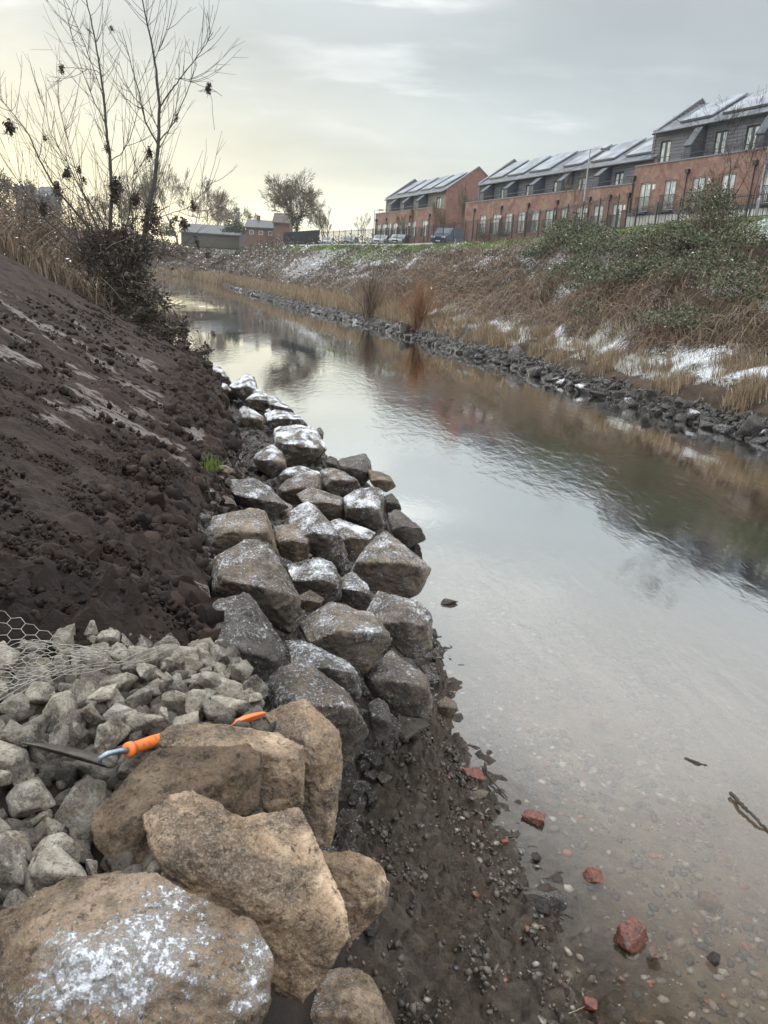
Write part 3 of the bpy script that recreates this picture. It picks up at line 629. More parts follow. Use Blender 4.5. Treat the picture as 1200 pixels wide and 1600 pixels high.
# --- the row of frosted armour rocks
A = [
 ('grey-black upright rock with a damp flat face beside the bare soil and the small stones', 4.0, [(318, 1000), (322, 965), (340, 935), (370, 922), (390, 925), (410, 955), (430, 985), (448, 1015), (440, 1040), (410, 1060), (380, 1085), (345, 1110), (332, 1080), (320, 1040)], .06, .34, .25),
 ('long dark rock with a tan rounded lower end right behind the tall upright tan block', 4.2, [(392, 1060), (425, 1035), (470, 1030), (510, 1050), (545, 1085), (562, 1110), (576, 1145), (570, 1175), (545, 1203), (535, 1205), (528, 1150), (480, 1112), (400, 1100)], .42, .42, .2),
 ('narrow frosted dark rock wedged between the rounded rock above and the long dark rock', 4.8, [(445, 1000), (470, 1000), (510, 1015), (545, 1035), (565, 1065), (562, 1095), (540, 1090), (500, 1060), (455, 1030)], .05, .62, .3),
 ('dark rock with a frosted pointed crest standing on the mud at the water side', 5.5, [(566, 1055), (585, 1030), (610, 1016), (640, 1030), (668, 1055), (673, 1075), (678, 1105), (665, 1122), (630, 1120), (600, 1105), (580, 1085)], .3, .5, .25),
 ('broad rounded rock with a brown underside in the middle of the near rocks', 5.2, [(465, 975), (480, 955), (515, 940), (550, 945), (585, 958), (608, 980), (613, 1000), (600, 1025), (575, 1050), (550, 1045), (520, 1020), (480, 1000), (468, 990)], .38, .62, .08),
 ('rounded grey rock at the water edge with a band of mud along its foot', 6.3, [(575, 935), (590, 922), (620, 925), (650, 938), (675, 960), (682, 990), (675, 1015), (650, 1030), (630, 1025), (605, 1000), (585, 975), (572, 955)], .25, .66, .1),
 ('big humped rock, brown on its left shoulder, next to the bare soil', 5.2, [(323, 905), (335, 870), (360, 850), (385, 843), (420, 847), (440, 870), (455, 900), (470, 935), (470, 975), (455, 993), (430, 975), (400, 950), (370, 935), (330, 932)], .42, .55, .15),
 ('small bright tan stone pinched between the humped rock and the rounded one', 6.0, [(465, 930), (485, 922), (507, 935), (500, 952), (480, 957), (468, 947)], .95, .15, 0),
 ('low rock covered with white speckled frost between two larger ones', 6.6, [(446, 882), (470, 874), (500, 871), (520, 880), (534, 905), (532, 935), (510, 948), (475, 940), (455, 910)], .1, .85, .1),
 ('half-buried frosty rock below the big pointed one', 7.1, [(528, 905), (550, 893), (575, 913), (585, 948), (560, 955), (532, 938)], .1, .75, .2),
 ('big pointed rock with a brown face and frosted river side, its tip above the water', 7.8, [(540, 908), (560, 880), (575, 850), (603, 828), (620, 840), (650, 865), (674, 888), (672, 902), (655, 928), (640, 935), (610, 932), (570, 918)], .42, .6, .05),
 ('large square block with a flat brown face and a white frosted top beside the soil', 8.0, [(297, 825), (310, 812), (350, 803), (390, 793), (415, 797), (428, 830), (435, 865), (424, 884), (380, 878), (330, 880), (302, 857)], .62, .45, .05),
 ('brown rock with curved veins to the right of the large square block', 8.6, [(427, 822), (440, 815), (470, 816), (488, 825), (490, 840), (482, 870), (462, 879), (440, 870), (428, 845)], .65, .5, 0),
 ('long leaning slab speckled with frost from top left to bottom right', 8.9, [(445, 800), (465, 785), (480, 781), (500, 797), (515, 820), (535, 845), (545, 870), (535, 894), (515, 888), (495, 872), (488, 830), (465, 812)], .2, .85, .05),
 ('white-topped rock with a tan side left of the big pointed one', 9.4, [(515, 815), (530, 810), (560, 820), (587, 832), (577, 852), (562, 872), (550, 880), (540, 862), (530, 835)], .55, .85, 0),
 ('small tan rock sunk in the clods at the head of the large square block', 9.5, [(322, 790), (335, 778), (350, 773), (365, 782), (371, 792), (350, 803), (325, 805)], .55, .3, .1),
 ('dark mottled rock with a rim of snow on its upper edge next to the clods', 10.5, [(355, 750), (375, 745), (395, 746), (420, 758), (445, 780), (452, 792), (432, 812), (420, 814), (400, 804), (370, 787), (358, 772)], .12, .62, .15),
 ('little brown rock tucked behind the long leaning slab', 11.0, [(433, 800), (445, 785), (458, 790), (452, 806), (440, 814)], .7, .35, 0),
 ('dark wet rock with a pale tan foot, furthest out in the river', 11.5, [(606, 800), (622, 796), (640, 815), (655, 828), (666, 843), (640, 856), (620, 847), (608, 826)], .2, .12, .7),
 ('boxy rock with a thick white cap and a black side facing the camera', 12.3, [(535, 776), (560, 763), (590, 760), (600, 768), (602, 800), (600, 822), (590, 832), (575, 824), (555, 817), (540, 809)], .15, .95, .25),
 ('low notched tan rock in front of the boxy white-capped one', 12.6, [(462, 772), (470, 762), (485, 760), (510, 770), (535, 777), (541, 787), (538, 809), (515, 813), (495, 801), (475, 787)], .55, .6, 0),
 ('flat dark wet slab at the waterline beside the boxy rock', 13.0, [(600, 775), (612, 770), (622, 782), (628, 796), (622, 803), (603, 802)], .1, .1, .75),
 ('wide tan frosted rock right of the flat snow-white slab', 13.5, [(433, 765), (450, 748), (475, 738), (500, 740), (507, 755), (502, 772), (480, 787), (462, 792), (440, 780)], .55, .62, 0),
 ('mottled brown rock under the dark wet rocks of the waterline', 14.0, [(500, 735), (515, 730), (535, 736), (550, 750), (566, 763), (545, 772), (520, 777), (505, 767)], .5, .6, .05),
 ('flat snow-white slab lying by itself next to the black clods', 14.6, [(434, 745), (448, 731), (470, 727), (500, 738), (503, 747), (470, 757), (445, 762), (436, 753)], .2, 1.15, 0),
 ('reddish wet rock sloping into the water', 15.0, [(575, 733), (595, 737), (610, 745), (619, 760), (605, 769), (585, 762), (577, 750)], .75, .0, .45),
 ('dark wet round-topped rock at the waterline beyond the reddish one', 15.5, [(526, 718), (545, 711), (570, 708), (580, 722), (580, 746), (565, 760), (545, 750), (530, 736)], .12, .3, .62),
 ('small grey rock half hidden beyond the brown one with the snow cap', 15.6, [(396, 715), (410, 701), (425, 694), (440, 704), (448, 730), (440, 740), (425, 747), (400, 732)], .5, .95, 0),
 ('little dark rock between the largest white-topped rock and the wet ones', 16.8, [(506, 718), (515, 712), (526, 716), (529, 733), (515, 737)], .15, .3, .5),
 ('largest white-topped rock with a brown belly, overhanging the river', 17.0, [(420, 680), (428, 668), (465, 663), (495, 671), (508, 685), (511, 703), (502, 719), (480, 730), (460, 731), (440, 727), (425, 706)], .55, 1.1, 0),
 ('small dark pointed rock on the river side of the largest white-topped rock', 17.6, [(492, 672), (500, 667), (506, 675), (505, 686), (495, 688)], .15, .2, .3),
 ('white wedge with a black hollow side below the line of snowy peaks', 20.0, [(412, 646), (430, 639), (455, 644), (475, 656), (482, 667), (450, 672), (425, 672), (413, 662)], .2, 1.15, .1),
 ('upright white-faced stone between the soil clods and the snowy rocks', 21.0, [(374, 640), (380, 633), (398, 641), (412, 652), (411, 674), (385, 672), (375, 662)], .4, 1.05, 0),
 ('low white rock trailing down to the river', 23.0, [(416, 618), (430, 619), (445, 630), (461, 648), (456, 653), (425, 643), (417, 630)], .2, 1.15, 0),
 ('white rock with a little brown patch below the tallest snowy peak', 23.5, [(382, 626), (402, 607), (415, 612), (426, 634), (411, 643), (391, 639)], .5, 1.1, 0),
 ('tallest snowy peaked rock near the bushy tree foot', 24.0, [(357, 603), (372, 591), (390, 582), (398, 590), (403, 607), (401, 620), (385, 630), (371, 622)], .2, 1.2, 0),
 ('small snow-covered rock lying in front of the tallest snowy peak', 24.6, [(335, 603), (348, 598), (360, 604), (371, 619), (373, 626), (350, 622), (336, 614)], .1, 1.0, .1),
 ('furthest white rock of the row at the foot of the bank', 26.5, [(316, 575), (330, 569), (345, 574), (358, 590), (363, 602), (345, 605), (325, 593)], .15, 1.0, .1),
]
for a in A: stone(a[0], a[1]*float(np.interp(a[1], [10, 12, 16, 27], [1, .97, .905, .87])), [a[2]], tone=a[3], frost=a[4], wet=a[5], res=82 if a[1] < 6.7 else (64 if a[1] < 12 else 44))
stone('dark red brick-like block leaning at the foot of the rocks on the mud', 4.9, [[(574, 1100), (590, 1089), (606, 1100), (615, 1135), (606, 1153), (585, 1160), (577, 1130)]], tone=.1, frost=.2, wet=.5, res=40, rough=.5, name='brick_block', cat='brick block', group=None)
stone('small brown stone at the tip of the mud below the pointed crest rock', 5.9, [[(682, 1098), (696, 1088), (712, 1096), (717, 1110), (700, 1122), (684, 1114)]], tone=.5, frost=.1, wet=.4, res=34, name='stone', cat='stone', group='loose stones on the mud')

def voxel_meshes(specs):
    """specs: list of (list of hull point lists, voxel size, smooth iterations) -> meshes"""
    tmp = []
    for hulls, vox, it in specs:
        bm = bmesh.new()
        for pts in hulls:
            vs = [bm.verts.new(p) for p in pts]; r = bmesh.ops.convex_hull(bm, input=vs)
            junk = [g_ for g_ in r['geom_interior'] if isinstance(g_, bmesh.types.BMVert) and g_.is_valid]
            bmesh.ops.delete(bm, geom=list(set(junk)), context='VERTS')
        me = bpy.data.meshes.new('hull'); bm.to_mesh(me); bm.free()
        o = bpy.data.objects.new('hull', me); COL.objects.link(o)
        m_ = o.modifiers.new('r', 'REMESH'); m_.mode = 'VOXEL'; m_.voxel_size = vox
        s_ = o.modifiers.new('s', 'SMOOTH'); s_.factor = .45; s_.iterations = it
        tmp.append(o)
    bpy.context.view_layer.update(); dg = bpy.context.evaluated_depsgraph_get(); out = []
    for o in tmp: out.append(bpy.data.meshes.new_from_object(o.evaluated_get(dg)))
    for o in tmp: me = o.data; bpy.data.objects.remove(o); bpy.data.meshes.remove(me)
    return out
def rough_rock(me, s, k=1., seed=0):
    n = len(me.vertices); V = np.empty(n*3, np.float32); me.vertices.foreach_get('co', V); V = V.reshape(-1, 3).astype(float)
    Nn = np.empty(n*3, np.float32); me.vertices.foreach_get('normal', Nn); Nn = Nn.reshape(-1, 3)
    q = V/s+seed*3.3
    rs = np.random.default_rng(900+seed)
    for K, jit, st_, lim in ((90, .10, .6, .010),):
        sel = rs.choice(n, min(K, n), replace=False); C_ = V[sel]; D = ((V[:, None, :]-C_[None])**2).sum(2); near_ = D.argmin(1)
        Nk = np.stack([Nn[near_ == k_].mean(0) if (near_ == k_).any() else np.array([0, 0, 1.]) for k_ in range(len(sel))]); Nk += rs.normal(0, jit, Nk.shape); Nk /= np.linalg.norm(Nk, axis=1)[:, None]
        Ck = np.stack([V[near_ == k_].mean(0) if (near_ == k_).any() else C_[k_] for k_ in range(len(sel))])+Nk*.004*s
        dlt = ((Ck[near_]-V)*Nk[near_]).sum(1); V = V+Nk[near_]*(np.clip(dlt, -lim*s, lim*s)*st_*min(k, 1.2))[:, None]
    a = fbm(q*1.6, 3)*.012
    st = fbm(q*1.5+4, 2)*3.2; fr_ = st-np.floor(st); a = a+(np.clip(fr_*3.2, 0, 1)-np.clip((fr_-.2)*1.2, 0, 1))*.010
    st = fbm(q*np.array([2.2, 2.2, 4.5]), 4); a = a+(1-np.abs(st)*2)*.008
    a = a-np.clip(fbm(q*5.5+9, 3)-.25, 0, 1)*.03                             # spalled hollows
    a = a-np.abs(fbm(q*9, 3))*.010+fbm(q*27, 2)*.004+fbm(q*60, 2)*.0022
    a = a-np.clip(.04-np.abs(fbm(q*1.9+21, 2)), 0, 1)*.28                      # cracks
    V = V+Nn*(a*s*k)[:, None]
    me.vertices.foreach_set('co', V.astype(np.float32).ravel()); me.update()
def build_stones():
    specs = []
    for b in B:
        H = []; S_ = []
        for h in b['hulls']:
            p, s = hull_pts(h, b['d'], b['th'], b['ridge'] if b['ridge'] else None); H.append(p); S_.append(s)
        allp = np.concatenate([np.array(h) for h in H]); b['s'] = float((allp.max(0)-allp.min(0)).max())
        specs.append((H, b['s']/b['res'], 1))
    for k, (b, me) in enumerate(zip(B, voxel_meshes(specs))):
        rough_rock(me, b['s']*.8, b['rough'], k)
        c = np.array([v.co[:] for v in me.vertices]).mean(0); me.transform(Matrix.Translation(-Vector(c)))
        me.polygons.foreach_set('use_smooth', np.ones(len(me.polygons), bool)); me.name = b['name']
        o = obj(b['name'], me, M[b['mat']], loc=c); tag(o, b['label'], b['cat'], b['group'])
        o['tone'] = b['tone']; o['frost'] = b['frost']; o['wet'] = float(b['wet']); o['shade'] = float(b['shade'])
build_stones()
def wedge_rubble():
    n = 5200; y = 3.3+24*rng.random(n)**1.3; xt = interp(y, XT, 1); xb = interp(y, XB, 1); x = xt+.02+(xb-xt+.08)*rng.random(n); z = G(x, y); pr = [ico(1, i+140, .3, 1.4, 6) for i in range(6)]; pid = rng.integers(0, 6, n); parts = []; sz = rng.uniform(.025, .12, n)*np.interp(y, [4, 12, 26], [.8, 1.2, 1.7])
    for i, (PV, PF) in enumerate(pr):
        q = pid == i; parts.append(scatter(PV, PF, np.stack([x[q], y[q], z[q]+.02], 1), rand_rot(int(q.sum())), sz[q][:, None]*rng.uniform([.9, .7, .5], [1.5, 1.1, .9], (int(q.sum()), 3))))
    V, F = cat(parts); o = obj('wedged_rubble', mesh('wedged_rubble', V, F, False), M['rock']); tag(o, kind='stuff'); o['tone'] = .35; o['frost'] = .25; o['wet'] = .5; o['shade'] = .5
wedge_rubble()

# ---------- prototypes for copied stones
def rock_protos(n, res=26, cuts=9, mat='farrock', name='rock', elong=.25, k=1., seed0=0):
    specs = []; rr = np.random.default_rng(50+seed0)
    for i in range(n):
        V = rr.normal(size=(11+i % 4, 3)); V /= np.linalg.norm(V, axis=1)[:, None]; V = V*rr.uniform(.82, 1.05, (len(V), 1))*np.array([1+elong*rr.random(), 1-elong*rr.random()*.5, .66+.28*rr.random()])*.52
        specs.append(([V.tolist()], 1./res, 1))
    ms = voxel_meshes(specs)
    for i, me in enumerate(ms):
        rough_rock(me, 1., k, i+seed0); me.polygons.foreach_set('use_smooth', np.ones(len(me.polygons), bool)); me.name = name; me.materials.clear(); me.materials.append(M[mat])
    return ms
def put_stone(me, name, label, catg, group, loc, size, rot, tone, frost, wet, sq=(1, 1, 1)):
    o = bpy.data.objects.new(name, me); COL.objects.link(o); o.location = loc; o.rotation_euler = rot; o.scale = (size*sq[0], size*sq[1], size*sq[2])
    tag(o, label, catg, group); o['tone'] = float(tone); o['frost'] = float(frost); o['wet'] = float(wet); o['shade'] = float(rng.uniform(.7, 1.25)) if name == 'fill_stone' else (.45 if name == 'bank_rock' else .8); return o
LP = rock_protos(10, 34, 16, 'lime', 'fill_stone', .4, .8)
FGP = [(h, b['d']) for b in B[:7] for h in b['hulls']]
TRW = [(28, 1150), (60, 1145), (140, 1165), (200, 1150), (262, 1135), (262, 1185), (200, 1200), (180, 1225), (120, 1222), (28, 1185)]
def in_poly(x, y, h, grow):
    P = np.array([p[:2] for p in h], float); c = P.mean(0); P = c+(P-c)*(1+grow/np.abs(P-c).max()); r = False
    for i in range(len(P)):
        (x1, y1), (x2, y2) = P[i-1], P[i]
        if (y1 > y) != (y2 > y) and x < (x2-x1)*(y-y1)/(y2-y1)+x1: r = not r
    return r
def gravel_fill():
    # pale broken stone behind the near blocks: a packed loose layer
    pts = []; r_ = np.random.default_rng(11)
    def try_fill(n, smin, smax, layer):
        for _ in range(n):
            y = r_.uniform(.75, 3.1); x = r_.uniform(-2.1, -.28)
            xs = float(interp(y, XS, 1)); 
            if x < xs-.08-.1*r_.random(): continue
            if y > 2.75 and x > -.66: continue
            s = r_.uniform(smin, smax)*(1.15 if y < 1.9 else 1.)
            # keep clear of the camera's own standing place and of the big blocks
            if x > -.34: continue
            z = float(G(x, y)[0])+layer
            q = np.array([x, y, z-CH]); dd = q@F_; px_, py_ = 600+FPX*(q@RI)/dd, 800-FPX*(q@UI)/dd
            if any(in_poly(px_, py_, h, 3) for h, fd in FGP): continue
            if in_poly(px_, py_, TRW, 0) or (345 < px_ < 425 and 1100 < py_ < 1160): continue
            if px_ < -50 or py_ > 1640 or (px_ > 560): continue
            if any((x-p[0])**2+(y-p[1])**2+((z-p[2])*1.5)**2 < ((s+p[3])*.40)**2 for p in pts): continue
            pts.append((x, y, z, s))
    try_fill(900, .095, .15, .04); try_fill(1500, .065, .10, .035)
    try_fill(300, .075, .11, .08); try_fill(2500, .04, .065, .05)
    vis = [(p, i) for i, p in enumerate(pts[:296])]
    for (x, y, z, s), i in vis:
        put_stone(LP[i % len(LP)], 'fill_stone', 'pale grey limestone lump in the loose fill between soil and brown blocks', 'stone', 'pale fill stones packed behind the near blocks',
                  (x, y, z), s*1.12, (r_.uniform(-.6, .6), r_.uniform(-.6, .6), r_.uniform(0, 6.28)), r_.uniform(.0, .12), .16*(r_.random() < .5), .12*r_.random()+.35*(r_.random() < .12))
    n0 = len(pts[:296]); n = 2600; y = r_.uniform(.75, 3.3, n); x = r_.uniform(-2.1, -.30, n); k = x > interp(y, XS, 1)+.05; x, y = x[k], y[k]; z = G(x, y)
    pr = [ico(2, i+60, .22, 1.1, 7) for i in range(5)]; pid = r_.integers(0, 5, len(x)); parts = []; sz = r_.uniform(.018, .048, len(x))
    for i, (PV, PF) in enumerate(pr):
        q = pid == i; parts.append(scatter(PV, PF, np.stack([x[q], y[q], z[q]+.01], 1), rand_rot(int(q.sum())), sz[q][:, None]*rng.uniform([.9, .8, .5], [1.4, 1.1, .9], (int(q.sum()), 3))))
    V, F = cat(parts); o = obj('small_fill_rubble', mesh('small_fill_rubble', V, F), M['lime']); tag(o, kind='stuff'); o['tone'] = .05; o['frost'] = 0.; o['wet'] = .2; o['shade'] = .4  # rubble colour darkened to paint shade into the gaps between the fill stones
    print('fill stones', len(pts))
gravel_fill()
FP = rock_protos(8, 22, 9, 'farrock', 'bank_rock', .4, seed0=30)
def far_rocks():
    r_ = np.random.default_rng(5); n = 0; v = 16.5
    while v < 150 and n < 290:
        for row in range(2 if v < 60 and r_.random() < .45 else 1):
            t = (-.006+.026*row)+r_.uniform(-.010, .010); s = r_.uniform(.26, .66)*(1 if v < 50 else 1.35)
            if r_.random() < .12: s *= 1.5
            x, y, z = FB(v+r_.uniform(-.3, .3), t)
            big = s > .8
            put_stone(FP[n % 8], 'bank_rock', 'dark rock in the ragged line along the foot of the opposite bank', 'rock', 'dark rocks lining the opposite waterline',
                      (float(x), float(y), max(float(z), .0)+.08*s), s, (r_.uniform(-.4, .4), r_.uniform(-.4, .4), r_.uniform(0, 6.28)), r_.uniform(0, .5), .8 if r_.random() < .14 else .3*r_.random(), .5+.4*r_.random()*(row == 0), (1.2, 1, .9)); n += 1
        v += r_.uniform(.30, .52)*(1 if v < 45 else (1.35 if v < 70 else 2.6))
    n = 9000; v = 14+110*rng.random(n)**1.5; t = rng.normal(.012, .014, n); x, y, z = FB(v, t); z = np.maximum(z, -.1); pr = [ico(1, i+120, .3, 1.3, 5) for i in range(5)]; pid = rng.integers(0, 5, n); parts = []; sz = rng.uniform(.05, .17, n)*np.interp(v, [20, 60, 120], [.9, 1.3, 2.])
    for i, (PV, PF) in enumerate(pr):
        q = pid == i; parts.append(scatter(PV, PF, np.stack([x[q], y[q], z[q]], 1), rand_rot(int(q.sum())), sz[q][:, None]*rng.uniform([.9, .7, .5], [1.5, 1.1, .9], (int(q.sum()), 3))))
    V, F = cat(parts); o = obj('bank_rubble', mesh('bank_rubble', V, F, False), M['farrock']); tag(o, kind='stuff'); o['tone'] = .3; o['frost'] = .2; o['wet'] = .6; o['shade'] = .5
    print('far rocks', n)
far_rocks()
# ---------- small scattered matter: clods, shore pebbles, bed pebbles
def clods():
    protos = [ico(1, i, .9, 2.2) for i in range(5)]; big = [ico(2, i+20, .85, 2.3) for i in range(6)]
    parts = []
    def put(pl, n, yr, relr, sr, zoff=-.1):
        y = rng.uniform(*yr, n); xs = interp(y, XS, 1); rel = relr[0]+(relr[1]-relr[0])*rng.random(n)**1.3; x = xs-rel
        d = surf_noise(x, y, y*0)[0]; z = G(x, y)+d; s = sr[0]+(sr[1]-sr[0])*rng.random(n)**3
        k = np.minimum(1-smear_f(x, y)*1.0, 1) > .55
        x, y, z, s = x[k], y[k], z[k], s[k]; pid = rng.integers(0, len(pl), len(x))
        for i, (PV, PF) in enumerate(pl):
            q = pid == i
            if q.sum(): parts.append(scatter(PV, PF, np.stack([x[q], y[q], z[q]+zoff*s[q]], 1), rand_rot(int(q.sum())), (s[q]*np.ones((3, 1))).T*rng.uniform(.7, 1.2, (int(q.sum()), 3))))
    put(protos, 22000, (2.7, 8.5), (-.05, 3.4), (.004, .020)); put(protos, 5000, (8, 26), (-.1, 4), (.015, .06))
    put(big, 900, (3.2, 12), (-.15, .75), (.02, .095), -.2); put(big, 700, (10, 26), (-.2, .9), (.04, .17), -.25)
    put(protos, 9000, (6, 22), (.2, 4.5), (.004, .016), -.1)
    V, F = cat(parts); tag(obj('soil_clods', mesh('soil_clods', V, F), M['clod']), kind='stuff')
clods()
def pebbles():
    protos = [ico(1, i+40, .16, 1.0, 3) for i in range(6)]
    parts = []; n = 3400
    y = rng.uniform(1.6, 7.2, n); xb = interp(y, XB, 1); xw = interp(y, XW, 1); x = xb-.05+(xw+.12-xb)*rng.random(n)**.6
    dens = fbm(np.stack([x*2.2, y*2.2, 0*x], 1), 3)+.5*(x-xb)/(xw-xb); k = (dens > rng.uniform(-.25, .9, n)); x, y = x[k], y[k]
    z = G(x, y)+surf_noise(x, y, 0*x)[0]; s = .004+.030*rng.random(len(x))**5
    pid = rng.integers(0, 6, len(x))
    for i, (PV, PF) in enumerate(protos):
        q = pid == i; parts.append(scatter(PV, PF, np.stack([x[q], y[q], z[q]-.3*s[q]], 1), rand_rot(int(q.sum()), .6), s[q][:, None]*rng.uniform([.9, .6, .35], [1.7, 1.1, .6], (int(q.sum()), 3))))
    V, F = cat(parts); tag(obj('shore_gravel', mesh('shore_gravel', V, F), M['pebble']), kind='stuff')
    parts = []; n = 15000
    y = rng.uniform(1.8, 11, n); xw = interp(y, XW, 1); x = xw-.05+3.6*rng.random(n)**.9
    k = fbm(np.stack([x*1.1+y*.3, y*.8, 0*x+3], 1), 3) > rng.uniform(-.55, .5, n); x, y = x[k], y[k]
    z = G(x, y)+surf_noise(x, y, 0*x)[0]; s = .010+.036*rng.random(len(x))**3
    pid = rng.integers(0, 6, len(x))
    for i, (PV, PF) in enumerate(protos):
        q = pid == i; parts.append(scatter(PV, PF, np.stack([x[q], y[q], np.minimum(z[q]+.0*s[q], -.004-.5*s[q])], 1), rand_rot(int(q.sum()), .35), s[q][:, None]*rng.uniform([.9, .7, .35], [1.5, 1.1, .6], (int(q.sum()), 3))))
    V, F = cat(parts); tag(obj('bed_gravel', mesh('bed_gravel', V, F), M['bedpeb']), kind='stuff')
pebbles()

# ================================================================== BUILDINGS
PHI = R(24.5); BX, BY = 20.4, 60.
SD = np.array([-math.sin(PHI), math.cos(PHI)]); OD = np.array([math.cos(PHI), math.sin(PHI)])
def bw(s, o, z=0): return (BX+SD[0]*s+OD[0]*o, BY+SD[1]*s+OD[1]*o, z)
# local axes of a building: x = towards the viewer end (-s), y = away from the river, z up
def wall_holes(mb, x0, x1, z0, z1, y, holes, rev=.16):
    xs = sorted({x0, x1, *[h[0] for h in holes], *[h[1] for h in holes]}); zs = sorted({z0, z1, *[h[2] for h in holes], *[h[3] for h in holes]})
    for a, b in zip(xs, xs[1:]):
        for c, d in zip(zs, zs[1:]):
            if any(a >= h[0]-1e-6 and b <= h[1]+1e-6 and c >= h[2]-1e-6 and d <= h[3]+1e-6 for h in holes): continue
            mb.add([(a, y, c), (b, y, c), (b, y, d), (a, y, d)], [(0, 1, 2, 3)])
    for h in holes:
        a, b, c, d = h; r = y+rev
        mb.add([(a, y, c), (a, r, c), (a, r, d), (a, y, d)], [(0, 1, 2, 3)]); mb.add([(b, y, c), (b, y, d), (b, r, d), (b, r, c)], [(0, 1, 2, 3)])
        mb.add([(a, y, d), (a, r, d), (b, r, d), (b, y, d)], [(0, 1, 2, 3)]); mb.add([(a, y, c), (b, y, c), (b, r, c), (a, r, c)], [(0, 1, 2, 3)])
def window(parent, x0, x1, z0, z1, y, name='window', leaves=2, darkframe=False, blind=True):
    """frame with glazed leaves set back in the reveal"""
    t = .07; f = MB(); yy = y+.10
    f.box(x0, x0+t, yy, yy+.06, z0, z1).box(x1-t, x1, yy, yy+.06, z0, z1).box(x0+t, x1-t, yy, yy+.06, z1-t, z1).box(x0+t, x1-t, yy, yy+.06, z0, z0+t)
    for k in range(1, leaves):
        xm = x0+(x1-x0)*k/leaves; f.box(xm-t*.8, xm+t*.8, yy, yy+.06, z0+t, z1-t)
    fr = f.build(name, M['frame_dark' if darkframe else 'frame'], parent)
    g = MB(); g.box(x0+t*.5, x1-t*.5, yy+.025, yy+.035, z0+t*.5, z1-t*.5); g.build('pane', M['glass'], fr)
    if blind:
        c = MB(); w_ = (x1-x0)
        for k in range(leaves): a = x0+w_*k/leaves+.18*w_/leaves; c.box(a, a+w_/leaves*.5, yy+.005, yy+.022, z0+.12, z1-.12)
        c.build('blind', M['curtain'], fr)
    return fr
def terrace(label, s0, s1, zg, zdoor, ztop, zpar, zeave, zridge, doors, uppers, fins, panels, setb=1.6, depth=9.5, plinth=False, clad='clad', name='terraced_house_block', pipes=()):
    """s0..s1 along the facade; doors list of s centre; uppers list of (s,width)"""
    org = bw(s0, 0, 0); e = empty(name, org, -(math.pi/2-PHI)); tag(e, label, 'terrace', 'terraces along the far bank')
    Lx = s1-s0; X = lambda s: -(s-s0)
    oz = zpar-.45
    # brick lower storey
    mb = MB(); holes = [(X(d)-.60, X(d)+.60, zdoor, ztop) for d in doors]
    wall_holes(mb, -Lx, 0, zg-1.2, zpar, 0, holes)
    mb.add([(0, 0, zg-1.2), (0, depth, zg-1.2), (0, depth, zpar-.5), (0, setb+.02, zpar-.5), (0, setb+.02, zpar), (0, 0, zpar)], [(0, 1, 2, 3, 4, 5)])
    mb.add([(-Lx, 0, zg-1.2), (-Lx, 0, zpar), (-Lx, setb+.02, zpar), (-Lx, setb+.02, zpar-.5), (-Lx, depth, zpar-.5), (-Lx, depth, zg-1.2)], [(0, 1, 2, 3, 4, 5)])
    mb.add([(-Lx, .25, zpar), (0, .25, zpar), (0, .25, oz), (-Lx, .25, oz)], [(0, 1, 2, 3)])
    mb.add([(-Lx, depth, zg-1.2), (0, depth, zg-1.2), (0, depth, zeave), (-Lx, depth, zeave)], [(0, 1, 2, 3)])
    mb.build('wall', M['brick'], e, fixn=False)
    MB().box(-Lx-.03, .03, -.05, .30, zpar+.002, zpar+.09).build('coping', M['coping'], e)
    MB().box(-Lx+.01, -.01, .26, depth-.02, oz-.2, oz).build('terrace_floor', M['coping'], e)
    if plinth:
        pl = MB(); pl.box(-Lx-.02, .02, -.12, -.004, zg-1.2, zdoor-.30); pl.build('plinth', M['cream'], e)
        g = MB(); g.box(-Lx-.03, .03, -.16, .0-.006, zdoor-.30, zdoor-.02)
        for k in range(int(Lx/.35)): g.box(-k*.35-.02, -k*.35+.02, -.135, -.121, zg-1.2, zdoor-.3)
        g.build('plinth_band', M['dark'], e)
    for i, d in enumerate(doors):
        window(e, X(d)-.60, X(d)+.60, zdoor, ztop, 0, 'glazed_door', 2, darkframe=False)
        # juliet balcony of thin black bars
        r = MB(); a, b = X(d)-.72, X(d)+.72; z0_, z1_ = zdoor-.02, zdoor+1.0
        r.box(a, b, -.24, -.20, z1_, z1_+.045).box(a, b, -.24, -.20, z0_+.04, z0_+.08)
        for k in range(13): q = a+(b-a)*k/12; r.box(q-.012, q+.012, -.232, -.208, z0_+.08, z1_)
        for q in (a, b-.03): r.box(q, q+.03, -.20, -.003, z1_-.03, z1_).box(q, q+.03, -.2, -.003, z0_+.04, z0_+.08)
        if plinth: r.box(a, b, -.36, -.19, z0_-.16, z0_-.02)
        r.build('balcony_rail', M['black'], e)
        if i % 2 == 0:
            l_ = MB(); l_.box(X(d)+.95, X(d)+1.12, -.16, -.003, ztop-.55, ztop-.2); l_.build('wall_light', M['lampglow'], e)
    for s_ in pipes:
        p = MB(); p.tube([(X(s_), -.09, zg-1), (X(s_), -.09, zpar-.95)], .045, 6); p.box(X(s_)-.16, X(s_)+.16, -.22, -.003, zpar-.95, zpar-.65); p.build('drainpipe', M['black'], e)
    # clad top storey, set back behind the parapet
    zu0, zu1 = zpar-.35, zeave-.45
    uh = [(X(s_)-w_/2, X(s_)+w_/2, zu0+.05, zeave-.62) for s_, w_ in uppers]
    mb = MB(); wall_holes(mb, -Lx+.02, -.02, oz, zeave, setb, uh, .14); mb.build('weatherboard_wall', M[clad], e, fixn=False)
    for (a, b, c, d_) in uh: window(e, a, b, c, d_, setb, 'window', 2, darkframe=True)
    # gable ends with raised brick parapets
    ym = setb+(depth-setb)*.5
